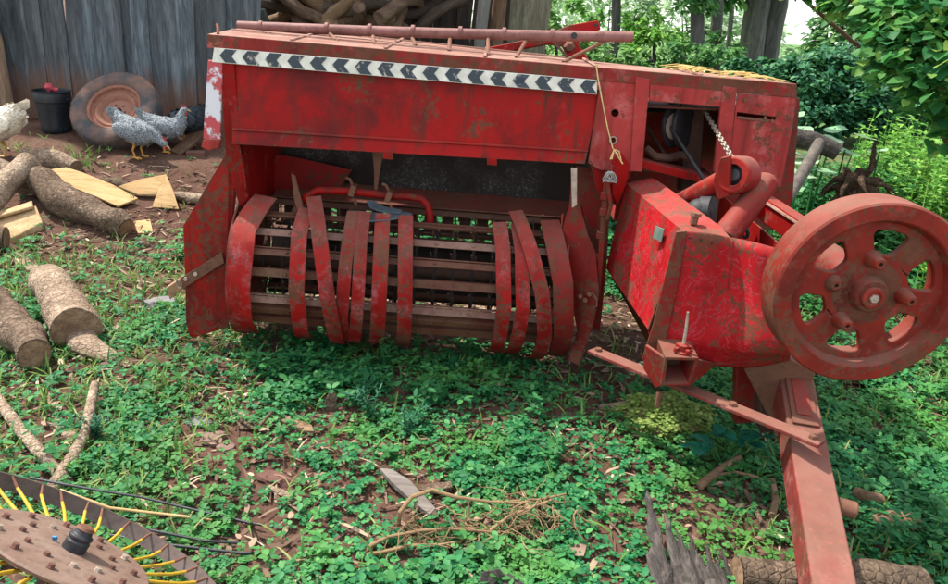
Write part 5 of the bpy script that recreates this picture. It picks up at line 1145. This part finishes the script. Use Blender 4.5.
def tree(label, trunks, blobs, n, size, m, mb=TBARK, tm=None, y=10, cat='tree'):
    s = MB(); b = PY(trunks[0][0], trunks[0][1], trunks[0][4]); t = thing('tree', (b.x, b.y, g(b.x, b.y)), label, cat)
    for q_ in trunks:
        e = trunk(s, *q_)
        for k in range(4):
            f = e+Vector((rd.uniform(-1.2, 1.2), rd.uniform(-.8, .8), rd.uniform(.4, 1.6))); s.tube([e-Vector((0, 0, .7*rd.random())), e.lerp(f, .5)+Vector((0, 0, .2)), f], [q_[6]*.5, q_[6]*.35, q_[6]*.12], 8, nz=.2)
    s.build('trunk', mb, t, angle=60); crown('crown', blobs, n, size, tm or tmpl_ovate(.5), m, t); return t
def over(u, y, ru, h=60, v=-90): return bl(u, v, y, ru, h)
tree('large grey twin-stemmed tree standing behind the vine hedge', [(751, 60, 757, 0, 13, .21, .18), (767, 60, 776, 0, 13.3, .20, .17)], [over(740, 13, 70), over(800, 13, 50, 40, -70), bl(720, -15, 13.2, 30, 16)], 2600, .20, FARD, TBARKL)
tree('slender dark tree, ivy on its trunk, left of the twin-stemmed tree', [(700, 62, 696, 0, 10.5, .10, .08)], [over(690, 10.5, 50), bl(700, 30, 10.6, 10, 34, .15), bl(680, -4, 10.5, 26, 14)], 2200, .11, FARD)
tree('slim dark tree close to the twin-stemmed tree, leaves climbing it', [(717, 62, 717, 0, 11.2, .085, .07)], [over(720, 11.2, 40), bl(722, 50, 11, 16, 16, .3)], 1500, .11, FARD)
tree('thin brown tree standing right behind the lift arm', [(612, 62, 618, 0, 11, .07, .055)], [over(610, 11, 60), bl(596, 6, 11.5, 30, 14)], 1800, .12, FARL)
tree('thin bare stem between the dark tree and the twin-stemmed tree', [(729, 62, 731, 0, 15, .05, .04)], [over(735, 15, 40)], 500, .15, FARD)
def bush(label, blobs, n, size, m, tm=None, stem=True, name='bush', cat='bush', clump=.22, shell=.45):
    b = blobs[0]; t = thing(name, (b[0], b[1], g(b[0], b[1])), label, cat); s = MB()
    for k in range(6):
        q_ = rd.choice(blobs); e = Vector(q_[:3])+Vector((rd.uniform(-.6, .6)*q_[3], 0, rd.uniform(-.2, .7)*q_[5])); a = Vector((b[0]+rd.uniform(-.2, .2), b[1], g(b[0], b[1])-.05)); s.tube([a, a.lerp(e, .5)+Vector((rd.uniform(-.1, .1), 0, .1)), e], [.03, .02, .006], 7)
    s.build('stems', TBARK, t); crown('foliage', blobs, n, size, tm or tmpl_ovate(.5), m, t, clump=clump, shell=shell); return t
bush('bright light green bush behind the roof pipe and lift arm', [bl(560, 45, 9.5, 26, 26), bl(585, 55, 9.3, 22, 14), bl(545, 20, 9.6, 14, 20), bl(640, 62, 9.3, 34, 12)], 2300, .085, FARL)
bush('yellow-green bush under the slender dark tree', [bl(655, 48, 9.8, 26, 20), bl(645, 26, 10, 18, 16)], 1500, .085, BRIGHT)
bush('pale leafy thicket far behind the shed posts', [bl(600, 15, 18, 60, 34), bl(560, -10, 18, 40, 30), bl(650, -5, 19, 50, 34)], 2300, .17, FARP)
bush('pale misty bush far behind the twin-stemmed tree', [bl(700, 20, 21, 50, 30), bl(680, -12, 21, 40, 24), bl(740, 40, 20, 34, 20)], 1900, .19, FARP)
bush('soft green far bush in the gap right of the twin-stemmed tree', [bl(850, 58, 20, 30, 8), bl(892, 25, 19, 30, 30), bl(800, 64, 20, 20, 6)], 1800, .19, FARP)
bush('ivy-covered mass of leaves hanging beside the slender dark tree', [bl(690, 55, 9.4, 24, 14), bl(722, 58, 9.2, 20, 12)], 1700, .07, FARD)
t = bush('dark blue-green vine hedge behind the right end of the baler', [bl(800, 88, 7.2, 40, 26), bl(760, 68, 7.4, 30, 10), bl(840, 78, 7.3, 40, 28), bl(872, 105, 7.0, 34, 24), bl(815, 118, 7.0, 40, 20), bl(905, 100, 7.4, 36, 40)], 22000, .05, VINE, tmpl_heart(), name='vine_hedge', cat='hedge', clump=.16, shell=.6)
bush('leafy dark tree mass behind the broad-leaved shrub', [bl(860, 35, 9, 50, 28), bl(910, 20, 9, 50, 40), bl(950, 60, 8.8, 50, 60), bl(848, 2, 9, 22, 10)], 6500, .095, FARD)
# the broad-leaved shrub that reaches in from the right
sbp = Vector((3.35, 4.3, g(3.35, 4.3))); t = thing('broadleaf_shrub', sbp, 'broad-leaved green shrub reaching over the weeds by the flywheel', 'shrub'); s = MB()
blobs = [bl(905, 40, 4.3, 34, 36, .35), bl(935, 70, 4.1, 30, 36, .35), bl(890, 8, 4.4, 28, 16, .3), bl(940, 15, 4.2, 30, 36, .35), bl(845, -6, 4.6, 26, 10, .25), bl(965, 110, 4.2, 26, 30, .3), bl(790, -12, 4.9, 30, 10, .3)]
for b in blobs:
    e = Vector(b[:3]); s.tube([sbp+Vector((rd.uniform(-.05, .05), 0, 0)), sbp.lerp(e, .5)+Vector((.12, 0, .18)), e, e+(e-sbp)*.12], [.028, .018, .009, .004], 8, nz=.2)
s.build('stems', BROWNW, t); crown('foliage', blobs, 2900, .066, tmpl_heart(), BROAD, t, clump=.5, shell=.15)
# bright weeds under it
def weed_patch(name, label, regs, n, ls, m, tm, h):
    parts = []; P0 = []
    for k in range(n):
        u0, u1, v0, v1 = rd.choice(regs); p = GP(rd.uniform(u0, u1), rd.uniform(v0, v1)); P0.append(tuple(p))
    P0 = np.array(P0); ht = U(.5, 1.0, n)*h
    for lv in range(7):
        f = (lv+1)/7; pos = P0.copy(); pos[:, 2] += ht*f; pos[:, :2] += U(-.03, .03, (n, 2))*f
        for k in range(3): parts.append(scatter(pos, ls*U(.6, 1.2, n)*(1.15-.5*f), U(0, 2*PI, n), U(-.1, .6, n), U(-.4, .4, n), tm))
    V, F = tmpl_blade(); st = scatter(P0, ht, U(0, 6.3, n), np.full(n, 1.5), U(0, 3, n), (V*np.array([1, .25, .05]), F)); parts.append(st)
    o = leafmesh(name, parts, m); tag(o, label, 'weeds', kind='stuff')
weed_patch('weeds', 'bright green tall weeds below the broad-leaved shrub', [(868, 980, 185, 250), (850, 950, 170, 205), (905, 990, 200, 320)], 300, .07, BRIGHT, tmpl_ovate(.42), .55)
weed_patch('weeds', 'mid green weeds behind the flywheel and the leaning pole', [(790, 900, 185, 235), (800, 960, 215, 320)], 330, .06, CLOVR, tmpl_ovate(.5), .34)
weed_patch('weeds', 'low weeds on the ground right of the drawbar', [(850, 960, 390, 560), (880, 960, 400, 480)], 130, .036, CLOVR, tmpl_ovate(.5), .10)
# squash plant
SQ = leafmat('squash_leaf', [(0, (.22, .44, .22)), (.6, (.36, .56, .32)), (1.0, (.55, .68, .48))], .35, .35)  # sky gloss on the leaves put into their pale base colour
t = thing('squash_plant', GP(815, 195), 'squash plant with big pale round leaves behind the baler corner', 'plant'); s = MB(); parts = []
for (u, v, y, sz) in ((803, 128, 4.6, .15), (797, 113, 4.8, .13), (826, 138, 4.6, .17), (790, 150, 4.5, .16), (808, 160, 4.4, .17), (800, 172, 4.3, .18), (835, 128, 4.8, .15), (845, 150, 4.7, .14), (822, 170, 4.3, .13), (860, 135, 4.9, .15), (795, 186, 4.2, .14), (880, 150, 4.8, .13)):
    e = PY(u, v, y); b = Vector((e.x+rd.uniform(-.1, .1), e.y+.05, g(e.x, e.y+.05))); s.tube([b, b.lerp(e, .6)+Vector((0, .03, 0)), e], [.008, .006, .005], 6)
    yw = rd.uniform(-2.6, -.6); a = np.array([tuple(e-Vector((math.cos(yw), math.sin(yw), 0))*sz*.3)]); V, F = tmpl_fan(14)
    parts.append(scatter(a, np.array([sz]), np.array([yw]), np.array([rd.uniform(-.3, -.05)]), np.array([rd.uniform(-.2, .2)]), (V, F)))
s.build('stalks', CLOVR, t); leafmesh('leaves', parts, SQ, t)
# leaning pole, dark log and root stump by the weeds
s = MB(); a = P(784, 203, 3.7); b = P(819, 143, 4.3); s.tube([a+(a-b)*.15, a.lerp(b, .5)+Vector((.01, 0, .01)), b], [.034, .036, .034], 10, nz=.2, nf=6); tag(s.build('pole', wood('dark_pole', ((.05, .042, .036), (.12, .10, .085), (.20, .17, .145)), 'Z'), None, angle=60), 'grey pole leaning behind the red end panel', 'pole')
s = MB(); a = P(785, 135, 4.5); b = P(838, 152, 4.4); s.tube([a, a.lerp(b, .5)+Vector((0, 0, .02)), b], [.05, .055, .045], 10, nz=.3, nf=5); tag(s.build('log', CHAR, None, angle=60), 'dark log lying across behind the leaning grey pole', 'log')
c = P(858, 180, 4.4); t = thing('root_stump', (c.x, c.y, g(c.x, c.y)), 'gnarled brown root stump among the weeds above the flywheel', 'stump'); s = MB(); RW = barkm('root_wood', ((.025, .016, .012), (.085, .05, .033), (.19, .12, .075)), 1.5)
s.ball(c+Vector((0, 0, -.06)), (.10, .08, .11), 28, 18, nz=.75, nf=2.6, seed=4)
for k in range(9):
    a = k*.72+.3; d = Vector((math.cos(a), math.sin(a)*.6, rd.uniform(-.2, .75))).normalized(); p = c+d*.05; pts = [p]
    for q_ in range(7): d = (d+Vector((rd.uniform(-.45, .45), rd.uniform(-.3, .3), rd.uniform(-.6, .3)))).normalized(); pts.append(pts[-1]+d*.03)
    r0 = rd.uniform(.016, .028); s.tube(pts, [r0*(1-.1*q_) for q_ in range(8)], 10, nz=.7, nf=12, seed=k)
s.build('roots', RW, t, angle=70)
# far woods closing the view
pp = []
for k in range(26):
    x = -34+k*3.0; 
    lo_ = 12.5 < x < 19.5; pp.append((x, 34+rd.uniform(-3, 4), (.6 if lo_ else 2.6+rd.uniform(-.4, .8)), 2.6, 2.2, (.9 if lo_ else 2.6+rd.uniform(0, 1.6))))
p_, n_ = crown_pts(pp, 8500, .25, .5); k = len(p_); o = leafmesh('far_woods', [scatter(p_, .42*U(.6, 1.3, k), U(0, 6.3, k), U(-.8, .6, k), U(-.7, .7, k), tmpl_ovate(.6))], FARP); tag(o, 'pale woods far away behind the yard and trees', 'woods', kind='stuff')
# ------------------------------------------------------------------ camera, light, render settings
cam = bpy.data.cameras.new('camera'); co = bpy.data.objects.new('camera', cam); COL.objects.link(co)
cam.sensor_fit = 'HORIZONTAL'; cam.sensor_width = 36.0; cam.lens = 36.0*FPX/948; cam.clip_end = 500; cam.clip_start = 0.05
M = Matrix(((_R.x, _U.x, -_D.x, 0), (_R.y, _U.y, -_D.y, 0), (_R.z, _U.z, -_D.z, CH), (0, 0, 0, 1))); co.matrix_world = M
S.camera = co
W = bpy.data.worlds.new('World'); S.world = W; W.use_nodes = True; nt = W.node_tree; nt.nodes.clear()
wo = nt.nodes.new('ShaderNodeOutputWorld'); bg = nt.nodes.new('ShaderNodeBackground'); sky = nt.nodes.new('ShaderNodeTexSky')
sky.sky_type = 'NISHITA'; sky.sun_disc = False; SUN_EL, SUN_AZ = R_(58), R_(SUNAZ)
sky.sun_elevation = SUN_EL; sky.sun_rotation = SUN_AZ; sky.dust_density = 2.0; sky.air_density = 1.0; sky.ozone_density = 0.6
bg.inputs['Strength'].default_value = 0.105
tc_ = nt.nodes.new('ShaderNodeTexCoord'); sp_x = nt.nodes.new('ShaderNodeSeparateXYZ'); mx_ = nt.nodes.new('ShaderNodeMath'); mx_.operation = 'MAXIMUM'; mx_.inputs[1].default_value = 0.03; cb_ = nt.nodes.new('ShaderNodeCombineXYZ')
nt.links.new(tc_.outputs['Generated'], sp_x.inputs[0]); nt.links.new(sp_x.outputs[0], cb_.inputs[0]); nt.links.new(sp_x.outputs[1], cb_.inputs[1]); nt.links.new(sp_x.outputs[2], mx_.inputs[0]); nt.links.new(mx_.outputs[0], cb_.inputs[2]); nt.links.new(cb_.outputs[0], sky.inputs[0])
cl_ = nt.nodes.new('ShaderNodeMix'); cl_.data_type = 'RGBA'; cl_.inputs['Factor'].default_value = 0.6; cl_.inputs[7].default_value = (4.4, 4.5, 4.5, 1); nt.links.new(sky.outputs[0], cl_.inputs[6]); nt.links.new(cl_.outputs[2], bg.inputs[0]); nt.links.new(bg.outputs[0], wo.inputs[0])
sl = bpy.data.lights.new('sun', 'SUN'); so_ = bpy.data.objects.new('sun', sl); COL.objects.link(so_)
sl.energy = SUNE; sl.angle = R_(1.5); sl.color = (1.0, 0.95, 0.87)
sd = Vector((math.sin(SUN_AZ)*math.cos(SUN_EL), math.cos(SUN_AZ)*math.cos(SUN_EL), math.sin(SUN_EL)))
so_.rotation_euler = sd.to_track_quat('Z', 'Y').to_euler(); so_.location = (0, 0, 12)
vs_ = S.view_settings; S.display_settings.display_device = 'sRGB'; vs_.view_transform = 'Standard'; vs_.look = 'None'; vs_.gamma = 1; vs_.use_curve_mapping = False; vs_.exposure = EXPO
S.render.engine = 'CYCLES'; S.cycles.max_bounces = 6; S.cycles.diffuse_bounces = 3; S.cycles.glossy_bounces = 2; S.cycles.transmission_bounces = 3; S.cycles.use_denoising = True
S.cycles.sample_clamp_indirect = 6
